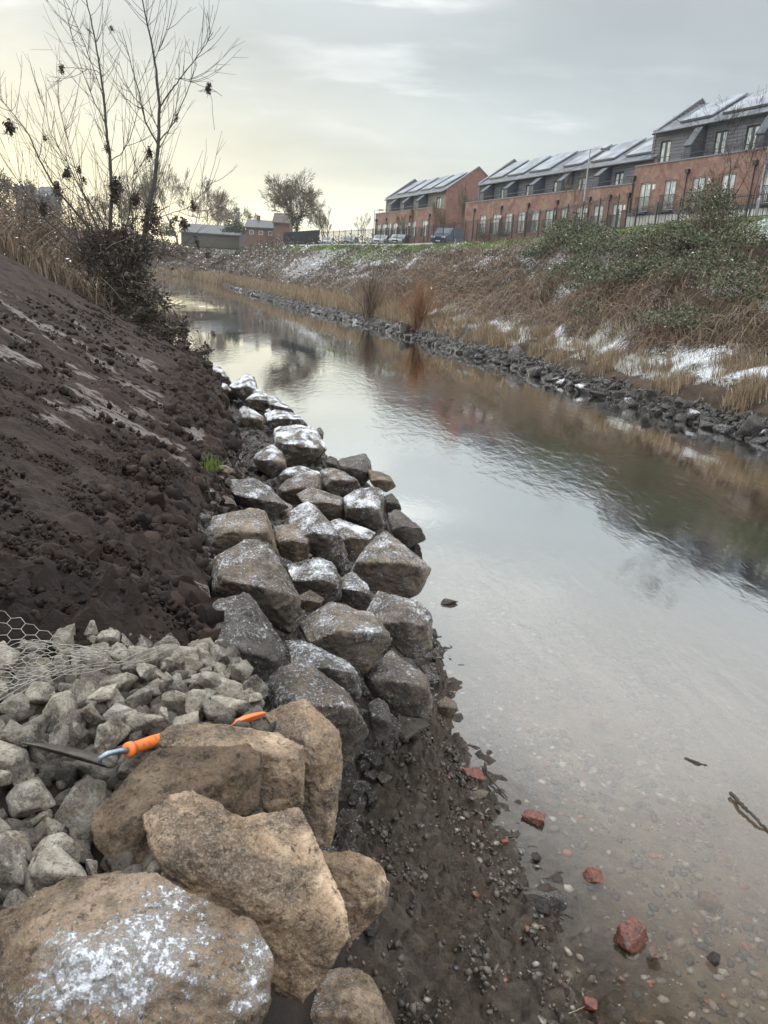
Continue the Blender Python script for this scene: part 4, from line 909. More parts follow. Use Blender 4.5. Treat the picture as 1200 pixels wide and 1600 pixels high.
    for nm, xa, xb_ in (('gable_wall', -.02, .26), ('gable_wall', -Lx-.26, -Lx+.02)):
        g = MB(); g.prism([(setb-.04, oz), (setb-.04, zeave+.12), (ym, zridge+.34), (depth+.03, zeave+.12), (depth+.03, oz if xa < -1 else zg-1.2)] + ([] if xa < -1 else [(setb-.04, zg-1.2)]), 0, xa, xb_)
        gw = g.build(nm, M['brick_dark' if xa > -1 else 'clad'], e)
        c = MB(); c.prism([(setb-.12, zeave+.125), (ym, zridge+.345), (depth+.1, zeave+.125), (depth+.1, zeave+.24), (ym, zridge+.47), (setb-.12, zeave+.24)], 0, xa-.05, xb_+.05); c.build('coping', M['coping'], gw)
    rf = MB(); rf.prism([(setb-.32, zeave), (ym, zridge), (depth+.3, zeave), (depth+.3, zeave-.12), (ym, zridge-.14), (setb-.32, zeave-.12)], 0, -Lx+.03, -.03)
    roof = rf.build('roof', M['roof'], e)
    gt = MB(); gt.tube([(-Lx, setb-.38, zeave-.08), (0, setb-.38, zeave-.08)], .075, 8); gt.build('gutter', M['black'], roof)
    for k in range(int(Lx/7)):
        continue
        v_ = MB(); v_.box(-k*7-3.2, -k*7-2.95, ym-.1, ym+.1, zridge+.01, zridge+.35); v_.build('ridge_vent', M['dark'], roof)
    sl_ = (zridge-zeave)/(ym-setb+.32)
    for a, b in panels:
        p = MB(); ya, yb = setb+.5, ym-.35; za, zb_ = zeave+(ya-setb+.32)*sl_, zeave+(yb-setb+.32)*sl_; sk = 0
        x0, x1 = X(b), X(a)
        V = [(x0, ya, za+.10), (x1, ya, za+.10), (x1, yb, zb_+.10), (x0, yb, zb_+.10)]; V += [(v[0], v[1], v[2]+.13) for v in V]
        p.add(V, [(0, 3, 2, 1), (4, 5, 6, 7), (0, 1, 5, 4), (1, 2, 6, 5), (2, 3, 7, 6), (3, 0, 4, 7)]); pn = p.build('solar_panel', M['panel'], roof)
        q = MB(); q.box(x0+.02, x1-.02, ya-.015, ya-.004, za+.06, za+.2); q.build('panel_edge', M['black'], pn)
    # privacy fins between the roof terraces: dark panels with a sloping lean-to top
    for s_ in fins:
        x = X(s_); f = MB(); f.prism([(setb-.005, oz), (setb-.005, zeave-.14), (setb-.5, zeave-.34), (.34, zpar+.95), (.34, oz)], 0, x-.55, x+.10)
        f.build('privacy_fin', M['dark'], e)
        c = MB(); c.prism([(setb-.01, zeave-.135), (setb-.5, zeave-.335), (.30, zpar+.955), (.26, zpar+1.03), (setb-.5, zeave-.25), (setb-.01, zeave-.05)], 0, x-.6, x+.15); c.build('fin_capping', M['dark'], e)
    r = MB(); r.box(-Lx+.1, -.1, .10, .14, zpar+.42, zpar+.46)
    for k in range(int(Lx/1.2)): r.box(-k*1.2-.62, -k*1.2-.59, .11, .14, zpar+.09, zpar+.42)
    r.build('parapet_rail', M['black'], e)
    return e
mid_doors = [28.82, 26.5, 23.83, 21.53, 19.24, 16.97, 14.62, 12.2, 9.55, 7.6][::-1]
terrace('long middle brick terrace with snowy solar panels beside the tall street lamp', 5.9, 32.75, 8.3, 8.5, 10.42, 11.75, 13.7, 16.3,
        [7.6, 9.95, 12.4, 14.62, 16.97, 19.24, 21.53, 23.83, 26.2, 28.82], [(33.2-1.6, .95), (27.9, 1.1), (23.2, 1.1), (18.6, 1.1), (14.9, 1.1), (12.0, 1.1), (9.9, 1.1), (7.3, .8)], [29.8, 25.2, 20.6, 16.2, 11.0],
        [(29.3, 31.9), (25.3, 28.3), (20.9, 24.3), (15.9, 18.6), (11.5, 14.6), (7.0, 10.0)], pipes=[30.6, 25.2, 20.4, 15.8, 11.2, 8.6, 6.3], clad='clad')
terrace('tallest nearest terrace at the right edge with a cream plinth and black balconies', -16., 6.1, 8.3, 9.65, 11.72, 12.95, 15.5, 18.05,
        [4.62, 1.95, -.83, -3.5, -7.0, -10, -13], [(4.9, 1.15), (2.2, 1.0), (-.55, 1.15), (-3.3, 1.15), (-7.5, 1.1), (-11, 1.1)], [.95, -5.4, -10], [(1.2, 4.3), (-3.6, .2), (-8.2, -4.6), (-13, -9.5)], plinth=True, pipes=[6.0, .35, -5.6], clad='clad')
terrace('furthest small terrace block with a plain brick gable end, left of the long one', 40.6, 57.8, 8.3, 8.5, 10.42, 11.72, 13.7, 16.25,
        [42.6, 45.6, 47.6, 49.4, 51.2, 53.0, 54.8, 56.5], [(42.4, 1.1), (56.4, 1.0), (47.9, 1.0), (51.6, 1.0)], [45.4, 49.6, 53.6], [(42.4, 44.8), (45.8, 48.6), (49.8, 52.4), (53.4, 55.8)], pipes=[57.3, 53.9, 50.3, 46.6, 41.2], clad='clad_pale')

# ================================================================== FENCES, LAMPS, CARS
def crest(v, back=.45):
    x, y, z = FB(v, 1.0); return np.array([float(x)+back*.93, float(y)+back*.37, float(z)])
def crest_at_px(px, zadd=0.):
    """parameter v of the crest point seen at a picture column"""
    best = None
    for v in np.arange(10, 170, .25):
        q = crest(v)-np.array([0, 0, CH]); dd = q@F_; x = 600+FPX*(q@RI)/dd
        if best is None or abs(x-px) < best[0]: best = (abs(x-px), v)
    return best[1]
def steel_fence(label, va, vb, step, h, group=None, solid=False, name='railing_fence', back=.45):
    p0 = crest(va, back); e = empty(name, p0); tag(e, label, 'fence', group)
    vs = [va]; 
    while vs[-1] < vb:
        q = crest(vs[-1], back); v = vs[-1]
        while np.linalg.norm(crest(v, back)-q) < step and v < vb+2: v += .05
        vs.append(v)
    P = [crest(v, back)-p0 for v in vs]
    for q in P:
        m_ = MB(); m_.box(q[0]-.035, q[0]+.035, q[1]-.035, q[1]+.035, q[2]-.2, q[2]+h+.08); m_.build('post', M['black'], e)
    for a, b in zip(P, P[1:]):
        m_ = MB(); d = b-a; n = max(6, int(np.linalg.norm(d)/(.10 if solid else .14)))
        for zz_ in (.12, h-.12): m_.tube([a+[0, 0, zz_], b+[0, 0, zz_]], .022, 4)
        for k in range(1, n): q = a+d*k/n; m_.tube([q+[0, 0, .05], q+[0, 0, h]], .024 if solid else .010, 3, cap=False)
        m_.build('rail_panel', M['black'], e)
    return e
v445, v500, v590, v700, v850 = [crest_at_px(p) for p in (447, 500, 590, 700, 850)]
print('v', v445, v500, v590, v700, v850)
steel_fence('close-barred dark railing at the left end of the car park, by the ivy-clad tree', v500, v445, 2.4, 2.3, None, True, 'palisade_fence', .3)
steel_fence('low thin black railing in front of the cream plinth of the tallest terrace', 22, 44, 2.4, 1.15, None, False, 'railing_fence', .3)
steel_fence('tall thin black railing along the car park in front of the parked cars', 44.3, v500-.2, 2.7, 2.0, None, False, 'railing_fence', .3)
def kerb():
    vs = np.arange(v700+3, v445+3, 1.); m_ = MB(); P = [crest(v, -.02) for v in vs]
    for a, b in zip(P, P[1:]):
        d = (b-a)/np.linalg.norm(b-a); n = np.array([d[1], -d[0], 0])*.16
        m_.add([a-[0, 0, .25], b-[0, 0, .25], b+n-[0, 0, .25], a+n-[0, 0, .25], a+[0, 0, .16], b+[0, 0, .16], b+n+[0, 0, .16], a+n+[0, 0, .16]], [(4, 5, 6, 7), (0, 1, 5, 4), (2, 3, 7, 6)])
    o = m_.build('kerb', M['concrete'], None, fixn=True); tag(o, kind='structure')
kerb()
def lamp(px, yb, yt, d, label, arm=.9, rad=.055):
    b = PD(px, yb, d); top = PD(px, yt, d); h = abs((top-b)[2]); e = empty('street_lamp', b); tag(e, label, 'street lamp')
    m_ = MB(); m_.tube([(0, 0, -1.5), (0, 0, 1.2), (0, 0, 1.25), (0, 0, h)], [rad*1.5, rad*1.5, rad, rad*.75], 8); m_.build('pole', M['steel'], e)
    m_ = MB(); m_.tube([(0, 0, h-.03), (arm*.5, 0, h+.05), (arm, 0, h+.04)], .03, 6); m_.build('arm', M['steel'], e)
    m_ = MB(); m_.prism([(-.12, h-.02), (-.08, h+.10), (.08, h+.10), (.12, h-.02)], 0, arm*.75, arm*.75+.62); hd = m_.build('lamp_head', M['dark'], e)
    m_ = MB(); m_.box(arm*.75+.06, arm*.75+.56, -.09, .09, h-.05, h-.025); m_.build('lamp_cover', M['lampglow'], hd)
lamp(583, 379, 329, 104, 'small street lamp left of the furthest terrace block', .7, .06)
lamp(906, 366, 238, 57, 'tall street lamp rising in front of the middle of the long terrace', 1., .06)
lamp(1180, 345, 196, 46, 'tall grey lamp post at the right edge, in front of the nearest terrace', 1.1, .07)

def car(loc, rz, paint, label, kind='hatch', group='cars parked behind the black railing'):
    e = empty('parked_car' if kind != 'van' else 'parked_van', loc, rz); tag(e, label, 'van' if kind == 'van' else 'car', group)
    if kind == 'van': Lc, W_, prof, win = 4.9, 1.9, [(-2.45, .35), (-2.45, .75), (-2.35, 1.05), (-1.55, 1.22), (-.85, 1.86), (-.6, 1.95), (2.25, 1.97), (2.42, 1.8), (2.45, .35)], (-.98, -.62)
    else: Lc, W_, prof, win = 4.2, 1.75, [(-2.1, .32), (-2.12, .62), (-2.0, .82), (-1.05, .98), (-.35, 1.40), (.1, 1.48), (1.2, 1.45), (1.85, 1.12), (2.08, 1.0), (2.1, .35)], (-.9, .1)
    b = MB(); b.prism(prof, 1, -W_/2, W_/2); body = b.build('body', paint, e, True, bevel=.07)
    for p in body.data.polygons: p.use_smooth = False
    g = MB()
    if kind == 'van':
        g.add([(-1.50, -.78, 1.27), (-1.50, .78, 1.27), (-.92, .70, 1.83), (-.92, -.70, 1.83)], [(0, 1, 2, 3)])
        for v in range(4): pass
        for sgn in (-1, 1): g.add([(-1.1, sgn*.957, 1.2), (-.2, sgn*.957, 1.2), (-.2, sgn*.957, 1.75), (-.8, sgn*.957, 1.75)], [(0, 1, 2, 3)])
        off = .02
    else:
        g.add([(-1.0, -.74, 1.03), (-1.0, .74, 1.03), (-.36, .66, 1.405), (-.36, -.66, 1.405)], [(0, 1, 2, 3)])
        for sgn in (-1, 1): g.add([(-.85, sgn*.885, 1.0), (1.5, sgn*.885, 1.0), (1.15, sgn*.885, 1.36), (-.25, sgn*.885, 1.36)], [(0, 1, 2, 3)])
    o = g.build('windows', M['glass'], e); o.location = (-.025, 0, .03)
    for i, (x, y) in enumerate(((-Lc*.31, -1), (-Lc*.31, 1), (Lc*.31, -1), (Lc*.31, 1))):
        wv = MB(); wv.tube([(x, y*(W_/2-.2), .33), (x, y*(W_/2+.01), .33)], .33, 14); wh = wv.build('wheel', M['tyre'], e)
        rv = MB(); rv.tube([(x, y*(W_/2+.0), .33), (x, y*(W_/2+.03), .33)], .19, 10); rv.build('rim', M['rim'], wh)
    zf = .72 if kind != 'van' else .9
    for y in (-.62, .62):
        h = MB(); h.box(-Lc/2-.05, -Lc/2+.08, y-.2, y+.2, zf-.1, zf+.08); h.build('headlight', M['head'], e)
    h = MB(); h.box(-Lc/2-.045, -Lc/2+.05, -.36, .36, zf-.22, zf-.02); h.build('grille', M['black'], e)
    h = MB(); h.box(-Lc/2-.06, -Lc/2+.05, -.25, .25, .42, .53); h.build('number_plate', M['lampglow'], e)
    return e
P_white = simple('white_car_paint', (.62, .64, .63), .25, var=.04); P_sil = simple('silver_car_paint', (.42, .46, .44), .25, .4, var=.05); P_blue = simple('dark_blue_car_paint', (.035, .06, .13), .25, var=.1); P_grey = simple('grey_car_paint', (.30, .32, .32), .3, .3)
def park(px, v, back, rz, paint, label, kind='hatch'):
    # a point on the car park seen at column px, "back" metres behind the crest
    c = crest(v, back); z = c[2]+.5*min(1, max(0, (back-6)/54)) if back > 6 else c[2]
    return car((c[0], c[1], c[2]+.02), rz, paint, label, kind)
def v_for(px, back):
    best = None
    for v in np.arange(30, 170, .25):
        q = crest(v, back)-np.array([0, 0, CH]); dd = q@F_; x = 600+FPX*(q@RI)/dd
        if best is None or abs(x-px) < best[0]: best = (abs(x-px), v)
    return best[1]
for px, back, rz, pt, lb, kd in ((698, 3.4, R(62), P_blue, 'dark blue van with its pale front towards the river, largest of the parked vehicles', 'van'),
                                 (624, 2.8, R(75), P_sil, 'silver hatchback parked nearest to the dark blue van', 'hatch'), (597, 3.0, R(70), P_white, 'white car parked in front of the left end of the furthest terrace', 'hatch'),
                                 (546, 3.0, R(80), P_grey, 'grey car parked left of the small street lamp', 'hatch'), (511, 3.2, R(80), P_white, 'white car at the left end of the row, behind the dark railing corner', 'hatch')):
    park(px, v_for(px, back), back, rz, pt, lb, kd)

# ================================================================== VEGETATION OF THE FAR BANK
def far_veg():
    def grass(n, vr, tr, hr, wid, dens, mat, name, leanx=-.12):
        v = vr[0]+(vr[1]-vr[0])*rng.random(n)**1.15; t = rng.uniform(*tr, n); x, y, z = FBn(v, t)
        k = dens(x, y, v, t); x, y, z, v = x[k], y[k], z[k], v[k]; n = len(x)
        cl = .6+.6*np.clip(fbm(np.stack([x*.9, y*.9, 0*x], 1), 2)+.5, 0, 1)
        h = rng.uniform(*hr, n)*cl; ln = np.stack([rng.normal(-.10, .16, n), rng.normal(-.02, .16, n)], 1)*h[:, None]
        V, F = blades(np.stack([x, y, z-.03], 1), h, ln, wid*(.6+.8*rng.random(n))*np.interp(v, [20, 40, 80, 150], [1, 1.4, 2.2, 4.]))
        tag(obj(name, mesh(name, V, F), M[mat]), kind='stuff')
    def patch(s_, th, ph=0.):
        return lambda x, y, v, t: fbm(np.stack([x*s_+ph, y*s_, 0*x+ph], 1), 3)+rng.uniform(-.25, .25, len(x)) > th
    # tall rust-coloured reeds and grass behind the rocks
    grass(66000, (15, 60), (.035, .30), (.25, .68), .008, lambda x, y, v, t: (fbm(np.stack([x*.75, y*.75, 0*x+2], 1), 3)+rng.uniform(-.15, .15, len(x)) > .02+np.abs(t-.10)*1.9-np.clip((v-45)/40, 0, .3)), 'reed', 'reed_bed')
    grass(34000, (15, 60), (.09, .34), (.10, .30), .010, lambda x, y, v, t: (fbm(np.stack([x*.5+7, y*.5, 0*x+6], 1), 3)+rng.uniform(-.2, .2, len(x)) > -.02), 'frostgrass', 'frosted_grass')
    grass(30000, (30, 110), (.34, .93), (.08, .26), .010, lambda x, y, v, t: (fbm(np.stack([x*.4+3, y*.4, 0*x+16], 1), 3)+rng.uniform(-.3, .3, len(x)) > .10), 'frostgrass', 'frosted_slope_grass')
    grass(26000, (58, 170), (.04, .22), (.6, 1.25), .009, lambda x, y, v, t: rng.random(len(x)) < 1.1-t*2.6, 'reed', 'distant_reed_bed')
    grass(26000, (15, 64), (.12, .55), (.12, .4), .007, patch(.5, .02, 5), 'palegrass', 'dead_grass')
    grass(30000, (20, 130), (.90, 1.03), (.06, .2), .011, patch(.3, -.28, 8), 'greengrass', 'green_verge')
    # dead leaves and bramble litter everywhere above the shelf
    n = 60000; v = 15+95*rng.random(n)**1.5; t = rng.uniform(.26, .97, n); x, y, z = FBn(v, t)
    k = fbm(np.stack([x*.6, y*.6, 0*x+1], 1), 3)+rng.uniform(-.5, .5, n) > -.22; x, y, z, v, t = x[k], y[k], z[k], v[k], t[k]
    hh = np.abs(rng.normal(0, .16, len(x)))*np.clip((t-.2)*4, .3, 1.4)
    V, F = leafq(len(x), np.stack([x, y, z+hh], 1), np.interp(v, [20, 40, 80, 110], [.030, .042, .07, .11])*rng.uniform(.6, 1.3, len(x)), .3)
    tag(obj('leaf_litter', mesh('leaf_litter', V, F), M['deadleaf']), kind='stuff')
    n = 26000; v = rng.uniform(105, 335, n); t = rng.uniform(.12, 1.5, n); x, y, z = FB(v, np.minimum(t, 1.)); x = x+np.maximum(t-1, 0)*60*.93; y = y+np.maximum(t-1, 0)*60*.37; z = z+np.maximum(t-1, 0)*4
    k = fbm(np.stack([x*.12, y*.12, 0*x+1], 1), 3)+rng.uniform(-.4, .4, n) > -.1; x, y, z, v, t = x[k], y[k], z[k], v[k], t[k]
    V, F = leafq(len(x), np.stack([x, y, z+np.abs(rng.normal(0, .8, len(x)))], 1), np.interp(v, [105, 335], [.14, .45])*rng.uniform(.6, 1.3, len(x)), .2)
    tag(obj('distant_brush', mesh('distant_brush', V, F), M['deadleaf']), kind='stuff')
    grass(16000, (165, 320), (.0, .25), (.7, 1.6), .010, lambda x, y, v, t: rng.random(len(x)) < 1.1-t*2.6, 'reed', 'farthest_reed_bed')
    # arching stems
    paths = []; rads = []
    for i in range(9500):
        v0 = 15+60*rng.random()**1.4; t0 = rng.uniform(.27, .62) if i % 3 else rng.uniform(.25, .95); x, y, z = FBn(np.array([v0]), np.array([t0])); p = np.array([x[0], y[0], z[0]])
        if noise(np.array([[p[0]*.4, p[1]*.4, 3.]]))[0]+rng.uniform(-.3, .3) < -.18: continue
        a = rng.normal(-2.4, 1.0); L_ = rng.uniform(.5, 1.7); q = np.linspace(0, 1, 6)[:, None]; hgt = rng.uniform(.25, .8)
        d = np.array([math.cos(a), math.sin(a), -.25])
        paths.append(p+d*L_*q+np.array([0, 0, 1])*hgt*np.sin(q*np.pi*.95)+rng.normal(0, .03, (6, 3))); rads.append(np.linspace(.013, .006, 6)*np.interp(v0, [20, 40, 80], [1, 1.3, 2.2]))
    V, F = tube_arr(paths, rads, 3); tag(obj('bramble_stems', mesh('bramble_stems', V, F), M['stem']), kind='stuff')
far_veg()

def leafy_mass(name, label, catg, blobs, nleaf, size, mat, stems=40, group=None, kind=None, stem_mat='stem'):
    """an evergreen thicket or bush: leaf clumps through lumpy volumes, with its own stems"""
    c0 = np.array(blobs[0][0], float)*[1, 1, 1]; e = empty(name, tuple(c0)); 
    if kind: tag(e, kind=kind)
    tag(e, label, catg, group)
    P = []; wts = np.array([b[1][0]*b[1][1]*b[1][2] for b in blobs]); wts = wts/wts.sum()
    for (c, r_), w_ in zip(blobs, wts):
        n = int(nleaf*w_); d = rng.normal(size=(n, 3)); d /= np.linalg.norm(d, axis=1)[:, None]; d[:, 2] = np.abs(d[:, 2])*1.15-.15
        rr = rng.random(n)**.45; q = np.array(c)-c0+d*np.array(r_)*rr[:, None]*(1+.38*fbm(d*2.2+c[0], 3))[:, None]
        k = fbm(q*1.9+c[1], 3)+.1+rng.uniform(-.2, .3, n) > -.05; P.append(q[k])
    P = np.concatenate(P); V, F = leafq(len(P), P, size*rng.uniform(.6, 1.3, len(P)), .45, .48)
    obj('foliage', mesh('foliage', V, F), M[mat], e)
    paths = []; rads = []
    for i in range(stems):
        c, r_ = blobs[rng.integers(len(blobs))]; b = np.array(c)-c0+np.array([rng.normal(0, .3)*r_[0], rng.normal(0, .3)*r_[1], -r_[2]*.5]); d = rng.normal(size=3); d[2] = abs(d[2])+.6; d /= np.linalg.norm(d)
        q = np.linspace(0, 1, 6)[:, None]; paths.append(b+d*np.array(r_)*1.35*q+rng.normal(0, .05, (6, 3))*q); rads.append(np.linspace(.02, .005, 6))
    V, F = tube_arr(paths, rads, 3); obj('stems', mesh('stems', V, F), M[stem_mat], e)
    return e
def fb_blob(v, t, r_, up=.5):
    x, y, z = FB(v, t); return ((float(x), float(y), float(z)+r_[2]*(up-.35)), r_)
VB = crest_at_px(1125); print('VB', VB)
leafy_mass('evergreen_bush', 'large dark evergreen bush on the crest below the tall street lamp', 'bush',
           [fb_blob(46, .86, (2.2, 2.6, 1.45), .6), fb_blob(49.5, .88, (1.7, 2.2, 1.3), .5), fb_blob(43, .80, (2.1, 2.0, 1.3)), fb_blob(50, .76, (1.8, 2., 1.0))], 17000, .080, 'bramble', 60)
leafy_mass('evergreen_bush', 'large twiggy bush at the right edge in front of the tallest terrace', 'bush',
           [fb_blob(VB-.3, .95, (1.3, 1.5, 1.3), .9), fb_blob(VB+1.2, .86, (1.2, 1.4, .8), .6), fb_blob(VB-1.8, .90, (1.2, 1.3, .9), .7), fb_blob(VB-.5, .80, (1.5, 1.5, 1.1))], 13000, .058, 'bramble', 300)
leafy_mass('bramble_thicket', 'wide green bramble thicket covering the middle of the slope below the tall terrace', 'brambles',
           [fb_blob(v+1.0*math.sin(v*5+t*31), t+.07*math.sin(v*1.7+t*13), (1.5+.6*math.sin(v*2.1+t*9), 1.8, .8+.35*math.sin(v*3.3+t*21))) for v in np.arange(19, 45, 1.9) for t in (.47, .60, .73, .84) if noise(np.array([[v*.23, t*2.2, 1.]]))[0] > -.22+(.3 if t < .55 else 0)], 80000, .066, 'bramble', 260)
leafy_mass('bramble_thicket', 'low brownish bramble patch on the slope below the parked cars', 'brambles',
           [fb_blob(v, t, (1.8, 2.2, .45)) for v in np.arange(50, 84, 4.6) for t in (.45, .62, .8) if noise(np.array([[v*.21, t*2.2, 5.]]))[0] > -.1], 16000, .07, 'deadleaf', 120)
def twig_shrub(label, v, t, h, spread, n, mat, px=None, name='bare_shrub', thick=1.):
    x, y, z = FB(v, t); b = np.array([float(x), float(y), float(z)]); e = empty(name, b); tag(e, label, 'shrub')
    paths = []; rads = []; tp = []; tr = []
    for i in range(n):
        a = rng.uniform(0, 6.28); tl = abs(rng.normal(0, .5))*spread; L_ = h*rng.uniform(.5, 1.1); d = np.array([math.cos(a)*tl, math.sin(a)*tl, 1]); d /= np.linalg.norm(d)
        q = np.linspace(0, 1, 7)[:, None]; P = np.array([math.cos(a*3), math.sin(a*3), 0])*rng.uniform(0, .5)+d*L_*q+np.array([d[0], d[1], 0])*q**2*L_*.25+np.cumsum(rng.normal(0, .055, (7, 3)), 0)*q
        (paths if i < n//6 else tp).append(P); (rads if i < n//6 else tr).append(np.linspace(.022 if i < n//6 else .010, .005, 7)*thick)
        for k in range(3):
            j = rng.integers(2, 6); dd = d+rng.normal(0, .35, 3); dd /= np.linalg.norm(dd); q2 = np.linspace(0, 1, 4)[:, None]; tp.append(P[j]+dd*L_*.35*q2); tr.append(np.linspace(.007, .004, 4)*thick)
    V, F = tube_arr(paths, rads, 4); obj('stems', mesh('stems', V, F), M['bark'], e)
    V, F = tube_arr(tp, tr, 3); obj('twigs', mesh('twigs', V, F), M[mat], e)
twig_shrub('rust-brown multi-stemmed shrub standing in the reeds, nearer of the two riverside shrubs', 51.5, .035, 2.9, .8, 150, 'twig_red', thick=1.2)
twig_shrub('grey-brown bushy willow shrub at the water edge, further of the two riverside shrubs', 62.5, .03, 3.4, .8, 190, 'stem', thick=1.4)

# ================================================================== BARE TREES
def grow(base, d0, L_, r_, depth, spread=.5, upb=.25, nseg=5, ratio=.72, kids_=3, rmin=.004, rs=None):
    """returns list of (path, radii, level)"""
    out = []
    def rec(p, d, L, r, lev):
        pts = [p]; dd = d.copy()
        for i in range(nseg):
            dd = dd+rs.normal(0, .09, 3)+np.array([0, 0, upb*.12]); dd /= np.linalg.norm(dd); pts.append(pts[-1]+dd*L/nseg)
        pts = np.array(pts); rr = np.linspace(r, max(r*.55, rmin), nseg+1); out.append((pts, rr, lev))
        if lev >= depth: return
        nk = kids_ if lev else kids_+1
        for k in range(nk):
            j = nseg if k == 0 else rs.integers(max(1, nseg//2), nseg+1); ax = rs.normal(size=3); ax -= ax@dd*dd; ax /= np.linalg.norm(ax); sp = spread*(.35 if k == 0 else rs.uniform(.7, 1.3))
            nd = dd*math.cos(sp)+ax*math.sin(sp)+np.array([0, 0, upb]); nd /= np.linalg.norm(nd); rec(pts[j], nd, L*ratio*rs.uniform(.75, 1.15), rr[j]*(.75 if k == 0 else .55), lev+1)
    rec(np.array(base, float), np.array(d0, float), L_, r_, 0); return out
def bare_tree(name, label, base, h, depth=5, spread=.5, seed=1, ivy=0, group=None, rmin=.02, r0=None, mat='bark_far', kids_=3, trunkf=.28, upb=.2, multi=1):
    e = empty(name, base); tag(e, label, 'tree', group); rs = np.random.default_rng(seed); br = []
    for q in range(multi):
        d0 = (rs.normal(0, .05+.22*(multi > 1)), rs.normal(0, .05+.22*(multi > 1)), 1); d0 = np.array(d0)/np.linalg.norm(d0)
        br += grow((rs.normal(0, .12*(multi > 1)), rs.normal(0, .12*(multi > 1)), -.3), d0, h*trunkf, r0 or h*.018, depth, spread, upb, rmin=rmin, rs=rs, kids_=kids_)
    k = h/max(p[:, 2].max() for p, _, _ in br); br = [(p*k, r_, l) for p, r_, l in br]
    V, F = tube_arr([p for p, _, l in br if l == 0], [r_ for _, r_, l in br if l == 0], 7); obj('trunk', mesh('trunk', V, F), M[mat], e)
    V, F = tube_arr([p for p, _, l in br if l > 0], [r_ for _, r_, l in br if l > 0], 3); obj('crown', mesh('crown', V, F), M[mat], e)
    if ivy:
        P = []; 
        for p, r_, l in br:
            if l <= 2 and p[:, 2].mean() < h*.62:
                for i in range(ivy if l < 2 else ivy//4): t_ = rng.random()*(len(p)-1); j = int(t_); q = p[j]+(p[min(j+1, len(p)-1)]-p[j])*(t_-j); P.append(q+rng.normal(0, .38 if l < 2 else .22, 3))
        P = np.array(P); V, F = leafq(len(P), P, rng.uniform(.08, .2, len(P)), .2); obj('ivy', mesh('ivy', V, F), M['ivy'], e)
    return e
def pxbase(px, py, z=None, d=None):
    return PZ(px, py, z) if d is None else PD(px, py, d)
b0 = PD(462, 380, 150); bare_tree('bare_tree', 'big round-crowned bare tree with an ivy-covered trunk above the corner of the car park', (b0[0], b0[1], b0[2]-.5), 13.6, 6, .60, 7, ivy=260, rmin=.034, r0=.26, kids_=4, trunkf=.17, upb=.05)
b0 = PD(512, 382, 146); bare_tree('bare_tree', 'small thin bare tree just right of the big ivy-clad one', b0, 7.6, 5, .42, 8, rmin=.022, kids_=3, multi=3)
b0 = PD(566, 380, 150); bare_tree('bare_tree', 'faint small bare tree beyond the street lamp at the left end of the terraces', b0, 5.6, 5, .5, 9, rmin=.02)
for i, (px, d, h) in enumerate(((722, 89, 7.6), (692, 86, 5.2), (648, 97, 5.6), (634, 98, 4.8))):
    b0 = PD(px, 384, d); bare_tree('bare_sapling', ['thin bare sapling between the gable end and the long terrace', 'slighter bare sapling just left of the one between the two terraces', 'bare sapling in front of the right half of the furthest terrace', 'shortest bare sapling in front of the furthest terrace'][i], b0, h*.92, 5, .3, 20+i, rmin=.013, kids_=3, upb=.45, multi=2, r0=.05)
for i, (px, py, d, h) in enumerate(((874, 372, 60, 5.6), (893, 368, 58, 4.4))):
    b0 = PD(px, py, d); bare_tree('bare_sapling', ['tall wispy bare sapling beside the tall street lamp', 'lower wispy bare sapling just right of its taller neighbour by the lamp'][i], b0, h, 4, .35, 30+i, rmin=.010, kids_=3, upb=.4, multi=1, r0=.035)
for i, (px, py, d, h) in enumerate(((1137, 350, 38, 5.8), (1165, 352, 37, 4.6), (1112, 352, 40, 3.6))):
    b0 = PD(px, py, d); bare_tree('bare_birch', ['tallest bare birch rising from the bush at the right edge', 'bare birch right of the tallest one, nearest the leaning lamp post', 'smallest bare birch at the left side of the right-hand bush'][i], b0, h, 5, .55, 43+i, rmin=.007, kids_=3, upb=.12, r0=.05, mat='bark', multi=1)
# far rows on the left
for i, (px, py, d, h) in enumerate(((232, 372, 250, 18), (255, 374, 235, 21), (278, 376, 240, 22), (300, 376, 250, 20), (322, 376, 260, 17), (340, 374, 280, 15), (210, 380, 230, 17), (190, 380, 240, 16), (165, 384, 240, 15), (372, 372, 300, 12), (385, 372, 320, 11), (35, 372, 150, 11), (95, 376, 170, 10), (8, 368, 140, 11), (130, 382, 200, 13), (355, 374, 300, 12))):
    b0 = PD(px, py+4, d); bare_tree('bare_tree', 'bare winter tree in the misty row beyond the bend of the river', b0, h*1.08, 6, .55, 60+i, rmin=.055, r0=.34, group='bare trees beyond the river bend', kids_=3, trunkf=.2, upb=.12)
# dark round shrubs beside the sheds
def conifer_mass(label, px, py, d, r_, n=2600, mat='ivy'):
    b0 = PD(px, py, d); return leafy_mass('dark_shrub', label, 'shrub', [((b0[0], b0[1], b0[2]+r_*.45), (r_, r_, r_*.9))], n, r_*.06, mat, 12)
conifer_mass('dark rounded evergreen in front of the long grey shed', 368, 372, 200, 3.6)
conifer_mass('low dark evergreen at the left end of the long grey shed', 262, 376, 205, 3.2)
conifer_mass('small green shrub by the middle terrace wall behind the railing', 752, 378, 80, .95, 1500, 'bramble')
conifer_mass('second small green shrub behind the railing, right of the first', 783, 375, 76, .85, 1500, 'bramble')
